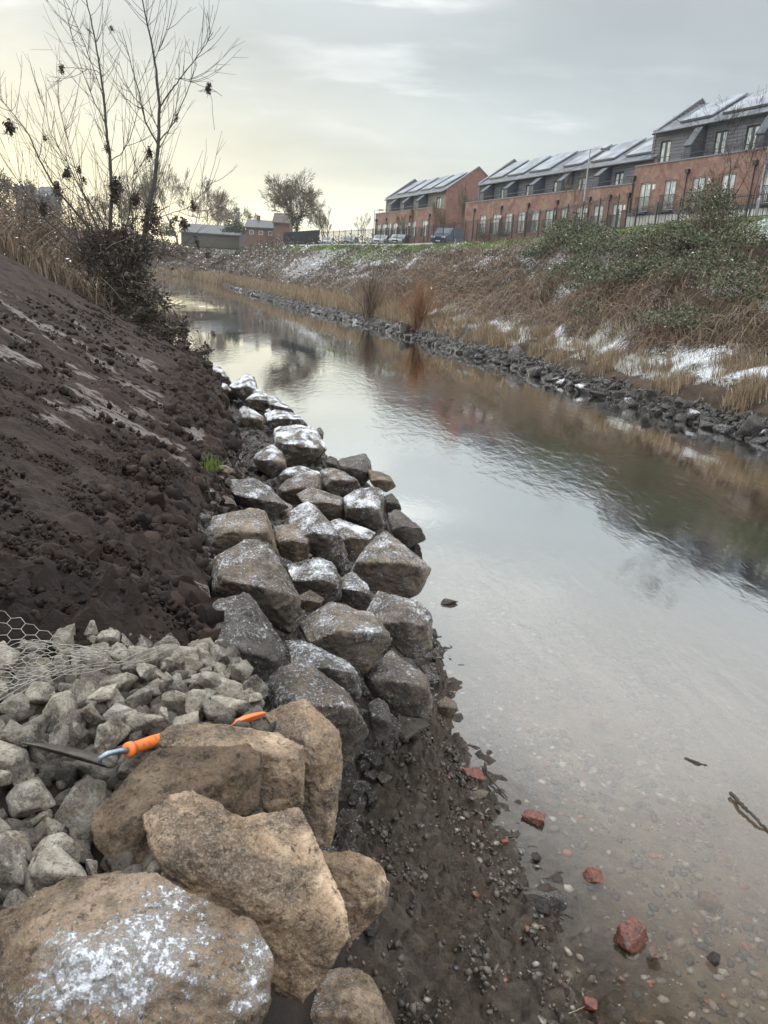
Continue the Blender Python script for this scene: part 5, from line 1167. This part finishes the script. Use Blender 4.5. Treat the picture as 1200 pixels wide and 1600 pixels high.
# sheds, house, tower
def shed(name, label, px0, px1, pyb, d, wallh, roofh, wallm, roofm, depth=9, rz=0, chimney=False, wins=0):
    a = PD(px0, pyb, d); b = PD(px1, pyb, d); L_ = np.linalg.norm((b-a)[:2]); e = empty(name, (a[0], a[1], a[2]), math.atan2((b-a)[1], (b-a)[0])+rz); tag(e, label, 'building')
    MB().prism([(0, -2), (0, wallh), (depth/2, wallh+roofh*.98), (depth, wallh), (depth, -2)], 0, 0, L_).build('wall', wallm, e)
    r = MB(); r.prism([(-.4, wallh-.1), (depth/2, wallh+roofh+.02), (depth+.4, wallh-.1), (depth+.4, wallh+.15), (depth/2, wallh+roofh+.3), (-.4, wallh+.15)], 0, -.3, L_+.3); rr = r.build('roof', roofm, e)
    if chimney: MB().box(L_*.3, L_*.3+.8, depth/2-.4, depth/2+.4, wallh+roofh-.5, wallh+roofh+1.3).build('chimney', wallm, rr)
    for k in range(wins):
        x = L_*(k+.6)/wins; w_ = MB().box(x-.5, x+.5, -.06, -.01, wallh*.3, wallh*.75).build('window', M['frame'], e); MB().box(x-.42, x+.42, -.075, -.062, wallh*.34, wallh*.71).build('pane', M['glass'], w_)
shed('long_shed', 'long grey metal-roofed shed beyond the river bend', 283, 374, 371, 205, 1.3, 2.3, M['wood'], M['shed'], 12)
shed('brick_house', 'low red brick house with a slate roof left of the big ivy-clad tree', 384, 428, 370, 190, 2.2, 1.8, M['far_wall'], M['shed'], 8, chimney=True, wins=3)
shed('brick_house', 'darker brick gable building directly behind the foot of the big ivy-clad tree', 427, 452, 369, 185, 3.0, 2.2, M['far_wall'], M['wood'], 7)
tw = empty('church_tower', PD(44, 330, 190), .3); tag(tw, 'square battlemented grey tower on the skyline at the far left', 'tower')
MB().box(-2.3, 2.3, -2.3, 2.3, -9, 5.2).build('wall', M['stone_far'], tw)
q = MB()
for x in (-2.3, -1.1, .1, 1.3):
    q.box(x, x+.7, -2.32, -1.9, 5.21, 5.9).box(x, x+.7, 1.9, 2.32, 5.21, 5.9)
q.build('battlements', M['stone_far'], tw)
shed('hillside_house', 'small dark hillside house right of the battlemented tower', 58, 78, 322, 185, 2.2, 2.2, M['stone_far'], M['shed'], 7)
# timber post-and-rail fence running down to the river left of the ivy-clad tree
def rail_fence():
    e = empty('rail_fence', PD(392, 398, 150)); tag(e, 'weathered post-and-rail fence stepping down the bank left of the dark railing', 'fence'); o0 = np.array(e.location)
    pts = [PD(392+(445-392)*k/8, 388+(398-388)*(.5+.5*math.sin(k*.9)), 150-k*.8)-o0 for k in range(9)]
    for p in pts: MB().box(p[0]-.09, p[0]+.09, p[1]-.09, p[1]+.09, p[2]-.8, p[2]+1.3).build('post', M['wood'], e)
    for a, b in zip(pts, pts[1:]):
        for h in (.5, 1.0): MB().tube([a+[0, 0, h], b+[0, 0, h]], .06, 4).build('rail', M['wood'], e)
rail_fence()

# ================================================================== LEFT BANK SCRUB
def left_scrub():
    def field(n, yr, rr_, hr, wid, mat, name):
        y = rng.uniform(*yr, n); rel = rng.uniform(*rr_, n); x = interp(y, XS, 1)-rel; z = G(x, y)
        k = fbm(np.stack([x*.4, y*.4, 0*x], 1), 3)+rng.uniform(-.3, .3, n) > -.2; x, y, z = x[k], y[k], z[k]; h = rng.uniform(*hr, len(x))
        V, F = blades(np.stack([x, y, z-.04], 1), h, rng.normal(0, .28, (len(x), 2))*h[:, None], wid*(.5+rng.random(len(x))))
        tag(obj(name, mesh(name, V, F), M[mat]), kind='stuff')
    field(30000, (25.5, 46), (.5, 14), (.4, 1.3), .014, 'stem', 'dry_scrub_grass')
    field(15000, (26.5, 60), (.2, 14), (.5, 1.5), .016, 'reed', 'rust_scrub')
    n = 30000; y = rng.uniform(25.8, 60, n); rel = rng.uniform(.2, 15, n); x = interp(y, XS, 1)-rel; z = G(x, y)+np.abs(rng.normal(0, .5, n))
    V, F = leafq(n, np.stack([x, y, z], 1), rng.uniform(.03, .08, n)); tag(obj('scrub_leaves', mesh('scrub_leaves', V, F), M['deadleaf']), kind='stuff')
    paths = []; rads = []
    for i in range(2200):
        y = rng.uniform(26, 48); x = float(interp(y, XS, 1))-rng.uniform(.5, 13); z = float(G(x, y)[0]); d = rng.normal(0, .45, 3); d[2] = 1; L_ = rng.uniform(.7, 2.3); q = np.linspace(0, 1, 6)[:, None]
        paths.append(np.array([x, y, z])+d*L_*q+np.array([d[0], d[1], -.3])*q**2*L_*.6); rads.append(np.linspace(.014, .006, 6))
    V, F = tube_arr(paths, rads, 3); tag(obj('scrub_stems', mesh('scrub_stems', V, F), M['stem']), kind='stuff')
left_scrub()
for lb, px, py, d, r_, n in (('tall brown scrub at the left edge of the picture below the grey tower', 12, 335, 38, (3.4, 3, 1.7), 9000), ('brown scrub mound right of the tall one, behind the bare soil', 66, 362, 35, (2.2, 2, 1.1), 6000), ('lowest brown scrub mound touching the debris at the foot of the willow', 118, 402, 32, (1.5, 1.5, .9), 4500)):
    b0 = PD(px, py, d); leafy_mass('scrub_bush', lb, 'scrub', [((b0[0], b0[1], b0[2]), r_), ((b0[0]-1.5, b0[1]+1, b0[2]-.5), r_)], n, .05, 'deadleaf', 420, stem_mat='stem')
for i, (px, py, d, r_) in enumerate(((150, 372, 120, 5), (185, 374, 130, 4.5), (215, 378, 110, 3.6), (120, 368, 110, 4.6), (90, 366, 100, 3.6), (245, 384, 150, 4.2))):
    b0 = PD(px, py, d); leafy_mass('distant_scrub', 'grey-brown winter scrub on the near bank upstream, seen through the willow', 'scrub', [((b0[0], b0[1], b0[2]-1), (r_*1.5, r_, r_*.62)), ((b0[0]+r_, b0[1]+3, b0[2]-1.5), (r_, r_, r_*.5))], 5000, .2, 'deadleaf', 160, group='winter scrub upstream behind the willow')

# ================================================================== THE DEBRIS-HUNG WILLOW
TD = 25.5
def bank_tree():
    b = PD(190, 500, TD); e = empty('willow_sapling', b); tag(e, 'tall many-stemmed bare willow on the near bank, hung with flood debris', 'tree')
    rs = np.random.default_rng(12); W = lambda px, py, k=0.: PD(px, py, TD+k)-b
    mains = [([(188, 500), (176, 430), (171, 371), (175, 308), (172, 252), (167, 210), (163, 157), (156, 108), (149, 63), (135, 0), (128, -40)], .075, .0),
             ([(200, 500), (212, 440), (217, 413), (231, 332), (241, 287), (247, 227), (249, 168), (245, 119), (238, 70), (227, 24), (214, -45)], .095, -.6),
             ([(182, 480), (165, 400), (136, 353), (84, 290), (62, 250), (45, 210), (21, 178), (-12, 140)], .055, .8),
             ([(180, 470), (150, 420), (115, 381), (74, 346), (40, 300), (15, 262)], .045, 1.3),
             ([(246, 224), (232, 200), (227, 189), (219, 150), (206, 105), (197, 70), (190, 45)], .03, -.3),
             ([(249, 170), (262, 148), (276, 130), (301, 98), (320, 72), (333, 50)], .026, -.9),
             ([(246, 222), (262, 206), (273, 190), (290, 150), (300, 122), (308, 98)], .024, -.2),
             ([(274, 124), (288, 122), (300, 128), (322, 137)], .013, -.8),
             ([(161, 119), (150, 110), (140, 108), (118, 106), (99, 106)], .013, .4),
             ([(222, 405), (236, 396), (250, 395), (285, 405), (324, 423)], .026, -1.0),
             ([(232, 345), (262, 335), (296, 325), (318, 300), (338, 280)], .014, -.9),
             ([(236, 455), (252, 465), (268, 480), (281, 503)], .018, -1.3),
             ([(172, 252), (190, 240), (204, 215), (214, 178), (220, 140)], .018, .3),
             ([(166, 195), (150, 165), (132, 120), (112, 55), (100, 0)], .018, .5),
             ([(163, 157), (150, 118), (132, 68), (112, 20), (98, -8)], .016, .5),
             ([(170, 370), (150, 330), (128, 300), (105, 255), (78, 205), (64, 140)], .028, .9),
             ([(172, 390), (140, 330), (120, 270), (100, 200), (88, 140)], .024, .2),
             ([(186, 420), (196, 360), (205, 310), (210, 260), (214, 230)], .022, 1.),
             ([(150, 400), (100, 350), (60, 318), (25, 300), (-5, 285)], .022, .6),
             ([(240, 95), (252, 70), (262, 40), (268, 0)], .014, -.4), ([(247, 200), (236, 180), (215, 160), (196, 130), (185, 95)], .014, .2)]
    st_p = []; st_r = []; tw_p = []; tw_r = []
    def resample(P, n):
        P = np.array(P); t_ = np.linspace(0, len(P)-1, n); return np.stack([np.interp(t_, np.arange(len(P)), P[:, k]) for k in range(3)], 1)
    for pts, r_, k in mains:
        P = [W(x, y, k*(.3+.7*i/len(pts))) for i, (x, y) in enumerate(pts)]; P = resample(P, len(pts)*4); P += rs.normal(0, .008, P.shape)
        st_p.append(P); st_r.append(np.linspace(r_, max(.007, r_*.16), len(P)))
        L_ = np.linalg.norm(np.diff(P, axis=0), axis=1).sum(); nt = int(L_*(3.4 if r_ > .02 else 2.8))
        for i in range(nt):
            j = rs.integers(int(len(P)*.22), len(P)-1); d = P[j+1]-P[j]; d /= np.linalg.norm(d); ax = rs.normal(size=3); ax[1] *= .6; ax -= ax@d*d; ax /= np.linalg.norm(ax)
            sp = rs.uniform(.45, .95); nd = d*math.cos(sp)+ax*math.sin(sp); l_ = rs.uniform(.5, 1.9)*(1.25-.5*j/len(P)); q = np.linspace(0, 1, 7)[:, None]
            T = P[j]+nd*l_*q+np.array([0, 0, .45])*q**2*l_+rs.normal(0, .012, (7, 3))*q; tw_p.append(T); tw_r.append(np.linspace(.0105, .0045, 7))
            for s_ in range(rs.integers(1, 4)):
                m_ = rs.integers(2, 6); dd = nd+rs.normal(0, .35, 3)+[0, 0, .3]; dd /= np.linalg.norm(dd); q2 = np.linspace(0, 1, 4)[:, None]; tw_p.append(T[m_]+dd*l_*rs.uniform(.25, .5)*q2); tw_r.append(np.linspace(.006, .0035, 4))
    # whippy shoots from the base
    for i in range(80):
        x0 = rs.uniform(125, 235); y0 = rs.uniform(395, 480); a = rs.normal(-.32+(x0-175)*.006, .42); l_ = rs.uniform(1.2, 5.2); d = np.array([math.sin(a), rs.normal(0, .3), math.cos(a)]); d /= np.linalg.norm(d)
        q = np.linspace(0, 1, 8)[:, None]; T = W(x0, y0, rs.normal(0, .5))+d*l_*q+np.array([0, 0, .25])*q**2*l_+rs.normal(0, .03, (8, 3))*q; tw_p.append(T); tw_r.append(np.linspace(.013, .005, 8))
    V, F = tube_arr(st_p, st_r, 6); obj('trunk', mesh('trunk', V, F), M['bark'], e)
    V, F = tube_arr(tw_p, tw_r, 3); obj('twigs', mesh('twigs', V, F), M['bark'], e)
bank_tree()
def rag_mesh(P, size, nst, seed, hang=.5, spread=1.):
    """torn plastic and leaves caught on twigs: shreds plus thin strands"""
    rs = np.random.default_rng(seed); n = len(P)
    V, F = leafq(n, P, size*rs.uniform(.5, 1.6, n), .1, .55)
    paths = []; rads = []
    for i in range(nst):
        p = P[rs.integers(n)]; d = rs.normal(0, .5, 3); d[2] = -abs(d[2])*hang-.1*hang+rs.normal(0, .3)*(1-hang); d /= np.linalg.norm(d)+1e-6; l_ = rs.uniform(.4, 2.2)*size*3*spread; q = np.linspace(0, 1, 5)[:, None]
        paths.append(p+d*l_*q+rs.normal(0, .15*l_*.3, (5, 3))*q); rads.append(np.full(5, .004+.004*rs.random()))
    V2, F2 = tube_arr(paths, rads, 3); return cat([(V, F), (V2, F2)])
def debris_tangle():
    rs = np.random.default_rng(77); P = []
    # packed flotsam round the foot of the willow (picture centre, spread in px, weight)
    for cx, cy, sx, sy, n, k in ((182, 462, 18, 30, 4600, .2), (205, 425, 14, 26, 2600, -.3), (160, 405, 24, 22, 1500, .3), (185, 375, 30, 20, 1300, .2), (222, 470, 20, 22, 1700, -.6), (228, 500, 18, 16, 1300, -.9), (262, 520, 22, 14, 800, -1.3), (238, 345, 8, 20, 700, -.4), (150, 380, 22, 14, 900, .6), (212, 390, 24, 12, 900, -.3), (290, 545, 12, 10, 450, -2.), (287, 515, 5, 16, 450, -1.6), (245, 470, 14, 10, 500, -1), (185, 420, 36, 30, 1800, 0.)):
        n = int(n*.6); q = rs.normal(size=(n, 3)); q[:, 1] = np.clip(q[:, 1], -1.8, 2.4)
        for a in q: P.append(PD(cx+a[0]*sx*.70, cy+a[1]*sy*.70, TD+k+a[2]*.45))
    P = np.array(P); kk = fbm(P*2.0, 3)+rs.uniform(-.12, .22, len(P)) > .0; P = P[kk]
    c = P.mean(0); V, F = rag_mesh(P-c, .060, 1500, 5, .45, 1.6)
    # matted stalks and sticks
    paths = []; rads = []
    for i in range(900):
        p = P[rs.integers(len(P))]-c; d = rs.normal(0, 1, 3); d[2] *= .7; d /= np.linalg.norm(d); l_ = rs.uniform(.3, 1.5); q = np.linspace(-.5, .5, 6)[:, None]; paths.append(p+d*l_*q+rs.normal(0, .04, (6, 3))); rads.append(np.full(6, rs.uniform(.004, .014)))
    V2, F2 = tube_arr(paths, rads, 3); V, F = cat([(V, F), (V2, F2)])
    tag(obj('flood_debris', mesh('flood_debris', V, F, False), M['debris'], loc=c), 'thick dark mat of flood debris and dead stalks packed round the foot of the willow', 'debris', kind='stuff')
debris_tangle()
CL = [(97, 107, 6, 'dark ragged clump caught high on a side twig, left of the tall stems'), (325, 138, 6.5, 'dark clump with a long trailing strand at the tip of the outermost right twig'), (15, 199, 9, 'dark bag-like clump at the far left edge of the willow'),
      (70, 216, 4, 'small rag on a thin twig between the left-edge clump and the stems'), (105, 272, 8, 'round clump low in the left fan of shoots, largest of a pair'), (123, 266, 5, 'small clump just right of the round one in the left fan'), (131, 281, 5, 'narrow rag hanging below the pair in the left fan'),
      (90, 294, 8, 'clump on the lowest long left branch'), (168, 232, 5, 'thin dark rag wrapped round the left main stem'), (234, 240, 7, 'round clump beside the right main stem'), (181, 292, 11, 'upper part of the big dark clump on the left main stem'),
      (179, 308, 9, 'lower bulky clump on the left main stem above the debris mat'), (302, 323, 6, 'clump on the thin right branch against the distant trees'), (67, 326, 9, 'flat grey clump above the brown scrub'), (271, 345, 6, 'left one of two clumps hanging before the distant shed'), (287, 350, 8, 'right one of two clumps hanging before the distant shed'),
      (308, 379, 5, 'small rag against the far bank below the shed'), (325, 398, 4, 'smallest rag low on the right, over the far reeds'), (333, 522, 4, 'tiny leaf-like rag dangling over the bright water'), (320, 550, 9, 'dark sock-shaped clump sticking out over the water above the white rocks'), (174, 44, 3.5, 'tiny rag near the top of the left stem'), (276, 184, 3.5, 'tiny hanging rag in the right crown'), (212, 312, 9, 'clump in the fork between the two main stems')]
for i, (x, y, r_, lb) in enumerate(CL):
    rs = np.random.default_rng(200+i); p = PD(x, y, TD-(.8 if x > 260 else -.5 if x < 150 else 0.)); s_ = r_*TD/FPX; n = int(26+r_*12)
    q = rs.normal(size=(n, 3))*np.array([.30, .25, .55])*s_; q += np.outer(rs.uniform(-1, 1, n), rs.normal(0, .45, 3))*s_; V, F = rag_mesh(q, s_*.30, int(12+r_*2.5), 300+i, .75, 1.1)
    if x == 325 and y == 138: V2, F2 = tube_arr([np.array([[0, 0, 0], [.12, 0, -.3], [.14, 0, -.7], [.2, 0, -1.2]]), np.array([[0, 0, 0], [.2, 0, -.05], [.45, 0, -.2]])], [np.full(4, .008), np.full(3, .008)], 3); V, F = cat([(V, F), (V2, F2)])
    tag(obj('debris_clump', mesh('debris_clump', V, F, False), M['debris'], loc=p), lb, 'debris', 'flood debris caught in the willow')

# ================================================================== FOREGROUND THINGS
def trowel():
    e = empty('trowel', PD(170, 1190, 2.22)); tag(e, 'garden trowel with a bright orange handle lying on the pale stones', 'trowel'); o0 = np.array(e.location)
    W = lambda px, py, d: PD(px, py, d)-o0
    tip = W(34, 1162, 2.16); heel = W(172, 1201, 2.07); ax = (heel-tip)/np.linalg.norm(heel-tip); lat = ray(100, 1185)+np.array([0, 0, .20]); lat -= lat@ax*ax; lat /= np.linalg.norm(lat); nn = np.cross(ax, lat)
    if nn[2] < 0: nn = -nn
    L_ = np.linalg.norm(heel-tip); V = []; n = 14; prof = [(0, .004), (.1, .022), (.3, .042), (.6, .052), (.85, .05), (1, .028)]
    for i in range(n+1):
        t_ = i/n; w_ = np.interp(t_, [p[0] for p in prof], [p[1] for p in prof])
        for k in range(7):
            u = (k/6-.5)*2; V.append(tip+ax*L_*t_+lat*w_*u+nn*(.016*(u*u)*w_/.05))
    F = [(i*7+k, i*7+k+1, i*7+k+8, i*7+k+7) for i in range(n) for k in range(6)]
    me = mesh('blade', V, F); o = obj('blade', me, M['blade'], e); m_ = o.modifiers.new('s', 'SOLIDIFY'); m_.thickness = .0025
    h0 = W(199, 1172, 2.12); m_ = MB(); m_.tube([heel-ax*.035+nn*.003, W(156, 1184, 2.08), W(170, 1177, 2.09), W(185, 1174, 2.10), h0], [.007, .0075, .0075, .008, .009], 10); m_.build('tang', M['tang'], e, True)
    h1 = W(292, 1141, 2.46); P = [h0+(h1-h0)*t_ for t_ in (0, .015, .05, .055, .12, .35, .7, .93, 1)]; m_ = MB(); m_.tube(P, [.016, .021, .021, .0155, .0165, .0185, .0165, .018, .008], 20)
    m_.build('handle', M['orange'], e, True)
trowel()
def orange_strip():
    pts = [(350, 1140, 2.50), (366, 1131, 2.48), (382, 1124, 2.48), (400, 1118, 2.50), (416, 1114, 2.56)]; V = []
    for i, (x, y, d) in enumerate(pts):
        hw = [4, 7, 8, 6, 4][i]; V += [PD(x, y-hw, d+.02), PD(x, y-hw*.2, d-.015), PD(x, y+hw*.3, d-.005), PD(x, y+hw*1.2, d+.015)]
    c = np.mean(V, 0); V = np.array(V)-c; F = [(i*4+k, i*4+k+1, i*4+k+5, i*4+k+4) for i in range(4) for k in range(3)]
    o = obj('orange_strap', mesh('orange_strap', V, F), M['orange'], loc=c); m_ = o.modifiers.new('s', 'SOLIDIFY'); m_.thickness = .004; m_ = o.modifiers.new('b', 'SUBSURF'); m_.levels = 2; m_.render_levels = 2
    tag(o, 'folded strip of orange plastic poking out behind the tall upright tan block', 'strap')
orange_strip()
def hexwire(xr, yr, cell, keep, lift, seed, r_=.0013):
    rs = np.random.default_rng(seed); paths = []; a = cell/math.sqrt(3); segs = {}
    def wob(x, y):
        X = x+.02*noise(np.array([[x*4, y*4, seed]]))[0]+.01*noise(np.array([[x*11, y*11, seed]]))[0]; Y = y+.02*noise(np.array([[x*4+9, y*4, seed]]))[0]
        z = float(G(X, Y)[0])+lift+.035*noise(np.array([[x*5, y*5, seed+.5]]))[0]+.012*noise(np.array([[x*16, y*16, seed]]))[0]; return np.array([X, Y, z])
    nx = int((xr[1]-xr[0])/cell)+1; ny = int((yr[1]-yr[0])/(1.5*a))+1
    for j in range(ny):
        for i in range(nx):
            x = xr[0]+i*cell+(j % 2)*cell/2; y = yr[0]+j*1.5*a
            if not keep(x, y): continue
            for k in (0, 1, 2):
                t0 = math.pi/6+k*math.pi/3; t1 = t0+math.pi/3; p, q = (x+a*math.cos(t0), y+a*math.sin(t0)), (x+a*math.cos(t1), y+a*math.sin(t1))
                paths.append(np.array([wob(*p), wob((p[0]+q[0])/2, (p[1]+q[1])/2), wob(*q)]))
    return paths
def nets():
    edge = lambda x, y: x < -1.26+.42*(y-1.9)/.65
    paths = hexwire((-2.5, -.85), (1.9, 2.66), .052, lambda x, y: edge(x, y), .11, 3)
    P2 = hexwire((-2.5, -.95), (1.9, 2.5), .048, lambda x, y: edge(x, y) and x > -1.6+.42*(y-1.9)/.65, .14, 8)
    # the selvedge wires along the torn edge
    for k in range(4):
        yy = np.linspace(1.85, 2.62, 24); xx = -1.26+.42*(yy-1.9)/.65+.012*k-.02; z = G(xx, yy)+.10+.02*np.sin(yy*14+k)+.008*k
        paths.append(np.stack([xx, yy, z], 1))
    c = np.mean([p.mean(0) for p in paths], 0); V, F = tube_arr([p-c for p in paths+P2], [np.full(len(p), .0013) for p in paths+P2], 4)
    tag(obj('wire_netting', mesh('wire_netting', V, F), M['wire'], loc=c), 'torn hexagonal wire netting draped over the pale stones at the left edge', 'wire netting')
    paths = hexwire((-1.28, -.95), (3.25, 4.6), .05, lambda x, y: abs(x-(-1.0-.10*(y-3.3)))<.07+.05*math.sin(y*6) and math.sin(y*9) > -.5, .06, 14)
    c = np.mean([p.mean(0) for p in paths], 0); V, F = tube_arr([p-c for p in paths], [np.full(len(p), .0013) for p in paths], 4)
    tag(obj('wire_netting', mesh('wire_netting', V, F), M['wire'], loc=c), 'half-buried scrap of wire netting in the dark soil beside the humped rock', 'wire netting')
nets()
# stones, bricks and sticks of the shore
SP = rock_protos(6, 40, 12, 'rock', 'stone', .35, .8, 70)
def shore_stone(i, px, py, wpx, label, tone, frost, wet, z=0., sq=(1, 1, .7), rz=0., name='stone', catg='stone', group=None):
    p = PZ(px, py, z); d = (p-np.array([0, 0, CH]))@F_; s = wpx*d/FPX
    return put_stone(SP[i % 6], name, label, catg, group, tuple(p), s*.95, (.15*math.sin(i), .2*math.cos(i*2), rz), tone, frost, wet, sq)
shore_stone(0, 855, 1408, 66, 'dark wet angular cobble at the edge of the shallows', .0, .2, .62, .075, (1.1, .85, .9))
shore_stone(1, 1030, 1483, 44, 'smooth brown oval pebble touching the large red brick fragment', .85, 0, .25, .05, (1, .8, .62), .5)
shore_stone(2, 1116, 1497, 34, 'small black pointed stone sticking out of the water at the lower right', .0, 0, .85, .03, (.8, .8, 1.), 1.)
shore_stone(3, 838, 1338, 20, 'tiny dark stone alone in the shallows above the wet cobble', .0, 0, .8, .02)
shore_stone(4, 703, 940, 26, 'little dark stone standing in the water near the rounded grey rock', .0, .1, .8, .02, (1.2, .7, .7), .4)
shore_stone(5, 735, 1242, 46, 'flat grey-brown stone below the broken red brick at the waterline', .45, .05, .2, .05, (1.1, .8, .45))
shore_stone(0, 553, 1222, 46, 'flat pale speckled stone on the mud under the long dark rock', .1, .35, .1, .50, (1.1, .8, .35), .2)
shore_stone(1, 604, 1207, 44, 'pale grey flat stone on the mud, right of the speckled one', .25, .1, .15, .47, (1.2, .7, .4), 1.2)
shore_stone(2, 640, 1140, 60, 'broad dark muddy slab lying below the pointed crest rock', .3, .05, .7, .40, (1.3, .9, .35), .6)
shore_stone(3, 655, 1262, 26, 'small grey cobble half sunk in the middle of the mud', .2, 0, .5, .3)
shore_stone(4, 748, 1305, 26, 'reddish-brown cobble among the gravel at the waterline', .9, 0, .4, .05)
shore_stone(5, 776, 1262, 14, 'small dark round stone at the gravel tip', .0, 0, .8, .02); shore_stone(2, 800, 1306, 14, 'grey flat stone in the gravel near the reddish cobble', .1, 0, .5, .02)
shore_stone(3, 350, 733, 30, 'round brown stone embedded in the black clods above the mottled rock', .6, .05, .1, 1.25)
shore_stone(1, 620, 1480, 24, 'pinkish pebble lying on the mud right of the ochre block', .6, 0, .1, .33, (1, .8, .6)); shore_stone(5, 1085, 1010, 0.1, 'x', 0, 0, 0) if False else None
def brick_bit(px, py, wpx, label, z=.0, seed=0, sq=(1., .62, .42), rot=(0, 0, 0), mat='brick_red'):
    p = PZ(px, py, z); d = (p-np.array([0, 0, CH]))@F_; s = .9*wpx*d/FPX; rs = np.random.default_rng(seed)
    c = np.array([(a, b_, c_) for a in (-1, 1) for b_ in (-1, 1) for c_ in (-1, 1)])*np.array(sq)*.5*(1+rs.uniform(-.62, .15, (8, 3))); c = c*s
    me = voxel_meshes([([c.tolist()], s/34, 1)])[0]; rough_rock(me, s, 1.1, seed); me.polygons.foreach_set('use_smooth', np.ones(len(me.polygons), bool)); me.name = 'brick_fragment'
    o = obj('brick_fragment', me, M[mat], loc=tuple(p)); o.rotation_euler = rot; tag(o, label, 'brick', 'broken red bricks in the shallows')
brick_bit(988, 1458, 58, 'largest red brick fragment, tilted out of the water beside a brown pebble', .05, 1, (1, .8, .5), (.3, -.35, .6))
brick_bit(737, 1214, 42, 'broken red brick on the gravel at the top of the shore', .06, 2, (1, .7, .6), (.2, .3, .3))
brick_bit(831, 1276, 42, 'flat dark red brick piece just clear of the water, off the gravel tip', .015, 3, (1, .8, .35), (.1, -.1, -.4))
brick_bit(928, 1370, 32, 'small orange-red brick piece with only its corner above water', .0, 4, (1, .8, .6), (.5, .4, .3))
brick_bit(1108, 1405, 36, 'orange brick piece lying under the water at the right', -.10, 5, (1, .7, .4), (0, 0, -.5))
brick_bit(936, 1128, 36, 'pale orange brick seen through the water furthest from the shore', -.10, 6, (1, .5, .4), (0, 0, .1))
brick_bit(922, 1568, 30, 'small red brick with a hollow near the bottom edge', .01, 7, (1, .7, .5), (.2, 0, -.3))
brick_bit(545, 1249, 14, 'tiny red brick crumb on the mud beside the tall tan block', .50, 8, (1, .8, .7))
brick_bit(788, 1316, 13, 'tiny red brick crumb in the gravel at the waterline', .03, 9, (1, .8, .7))
def stick(pts, rad, label, name='stick', mat='bark', twigs=()):
    P = [PZ(x, y, z) for x, y, z in pts]; c = np.mean(P, 0); t_ = np.linspace(0, len(P)-1, len(P)*5); Q = np.array(P)-c; Q = np.stack([np.interp(t_, np.arange(len(P)), Q[:, k]) for k in range(3)], 1)+rng.normal(0, rad*.25, (len(t_), 3))
    V, F = tube_arr([Q], [np.linspace(rad, rad*.5, len(Q))*(1+.25*rng.random(len(Q)))], 7); tag(obj(name, mesh(name, V, F), M[mat], loc=c), label, name.replace('_', ' '))
stick([(757, 1192, .06), (762, 1212, .03), (778, 1230, .02), (793, 1247, .01)], .008, 'thin dark twig curving out of the water beside the broken red brick')
stick([(1142, 1240, .02), (1160, 1258, .035), (1182, 1280, .03), (1203, 1302, .0)], .016, 'dark waterlogged branch breaking the surface at the right edge', 'branch')
stick([(1070, 1186, -.01), (1088, 1191, .012), (1108, 1198, -.01)], .014, 'short dark stick awash in the ripples above the branch')
stick([(888, 1584, .12), (902, 1578, .10), (913, 1573, .06)], .003, 'pale dry straw on the mud near the bottom edge', 'straw', 'reed')
def tuft(px, py, n, label, h=.12, mat='greengrass'):
    d0 = next(d for d in np.arange(1.2, 40, .02) if PD(px, py, d)[2] < float(G(*PD(px, py, d)[:2])[0])+.06); p = PD(px, py, d0)
    q = rng.normal(0, .05, (n, 3))*[1, 1, 0]; V, F = blades(q, rng.uniform(.5, 1, n)*h, rng.normal(0, .35, (n, 2))*h, .003); tag(obj('grass_tuft', mesh('grass_tuft', V, F), M[mat], loc=p), label, 'grass tuft')
tuft(330, 735, 90, 'small green grass tuft in the black clods beside the round brown stone', .22)
# crumbs of mud on the shore
def mud_crumbs():
    pr = [ico(1, i+90, 1.0, 2.4) for i in range(5)]; n = 16000; y = rng.uniform(1.4, 7.3, n); xb = interp(y, XB, 1); xw = interp(y, XW, 1); x = xb-.08+(xw-.02-xb)*rng.random(n)
    k = fbm(np.stack([x*4, y*4, 0*x], 1), 3)+rng.uniform(-.3, .3, n) > .0; x, y = x[k], y[k]; z = G(x, y)+surf_noise(x, y, 0*x)[0]; s = .003+.020*rng.random(len(x))**3.2; pid = rng.integers(0, 5, len(x)); parts = []
    for i, (PV, PF) in enumerate(pr):
        q = pid == i; parts.append(scatter(PV, PF, np.stack([x[q], y[q], z[q]-.35*s[q]], 1), rand_rot(int(q.sum())), s[q][:, None]*rng.uniform(.5, 1.5, (int(q.sum()), 3))))
    V, F = cat(parts); t = NT('mud_crumb'); t.bsdf(t.ramp(t.island(), [(0, (.024, .019, .015)), (.6, (.062, .049, .038)), (1, (.12, .097, .078))]), .6); tag(obj('mud_crumbs', mesh('mud_crumbs', V, F), t.m), kind='stuff')
mud_crumbs()

# ================================================================== AIR
def haze():
    t = NT('haze'); v = t.node('ShaderNodeVolumePrincipled'); v.inputs['Color'].default_value = (.82, .86, .88, 1); v.inputs['Density'].default_value = HAZE; v.inputs['Anisotropy'].default_value = .2
    t.L.new(v.outputs[0], t.out.inputs['Volume'])
    o = MB().box(-420, 420, -60, 640, -3.2, 60).build('haze', t.m); tag(o, kind='stuff')
HAZE = .00028
if HAZE: haze()
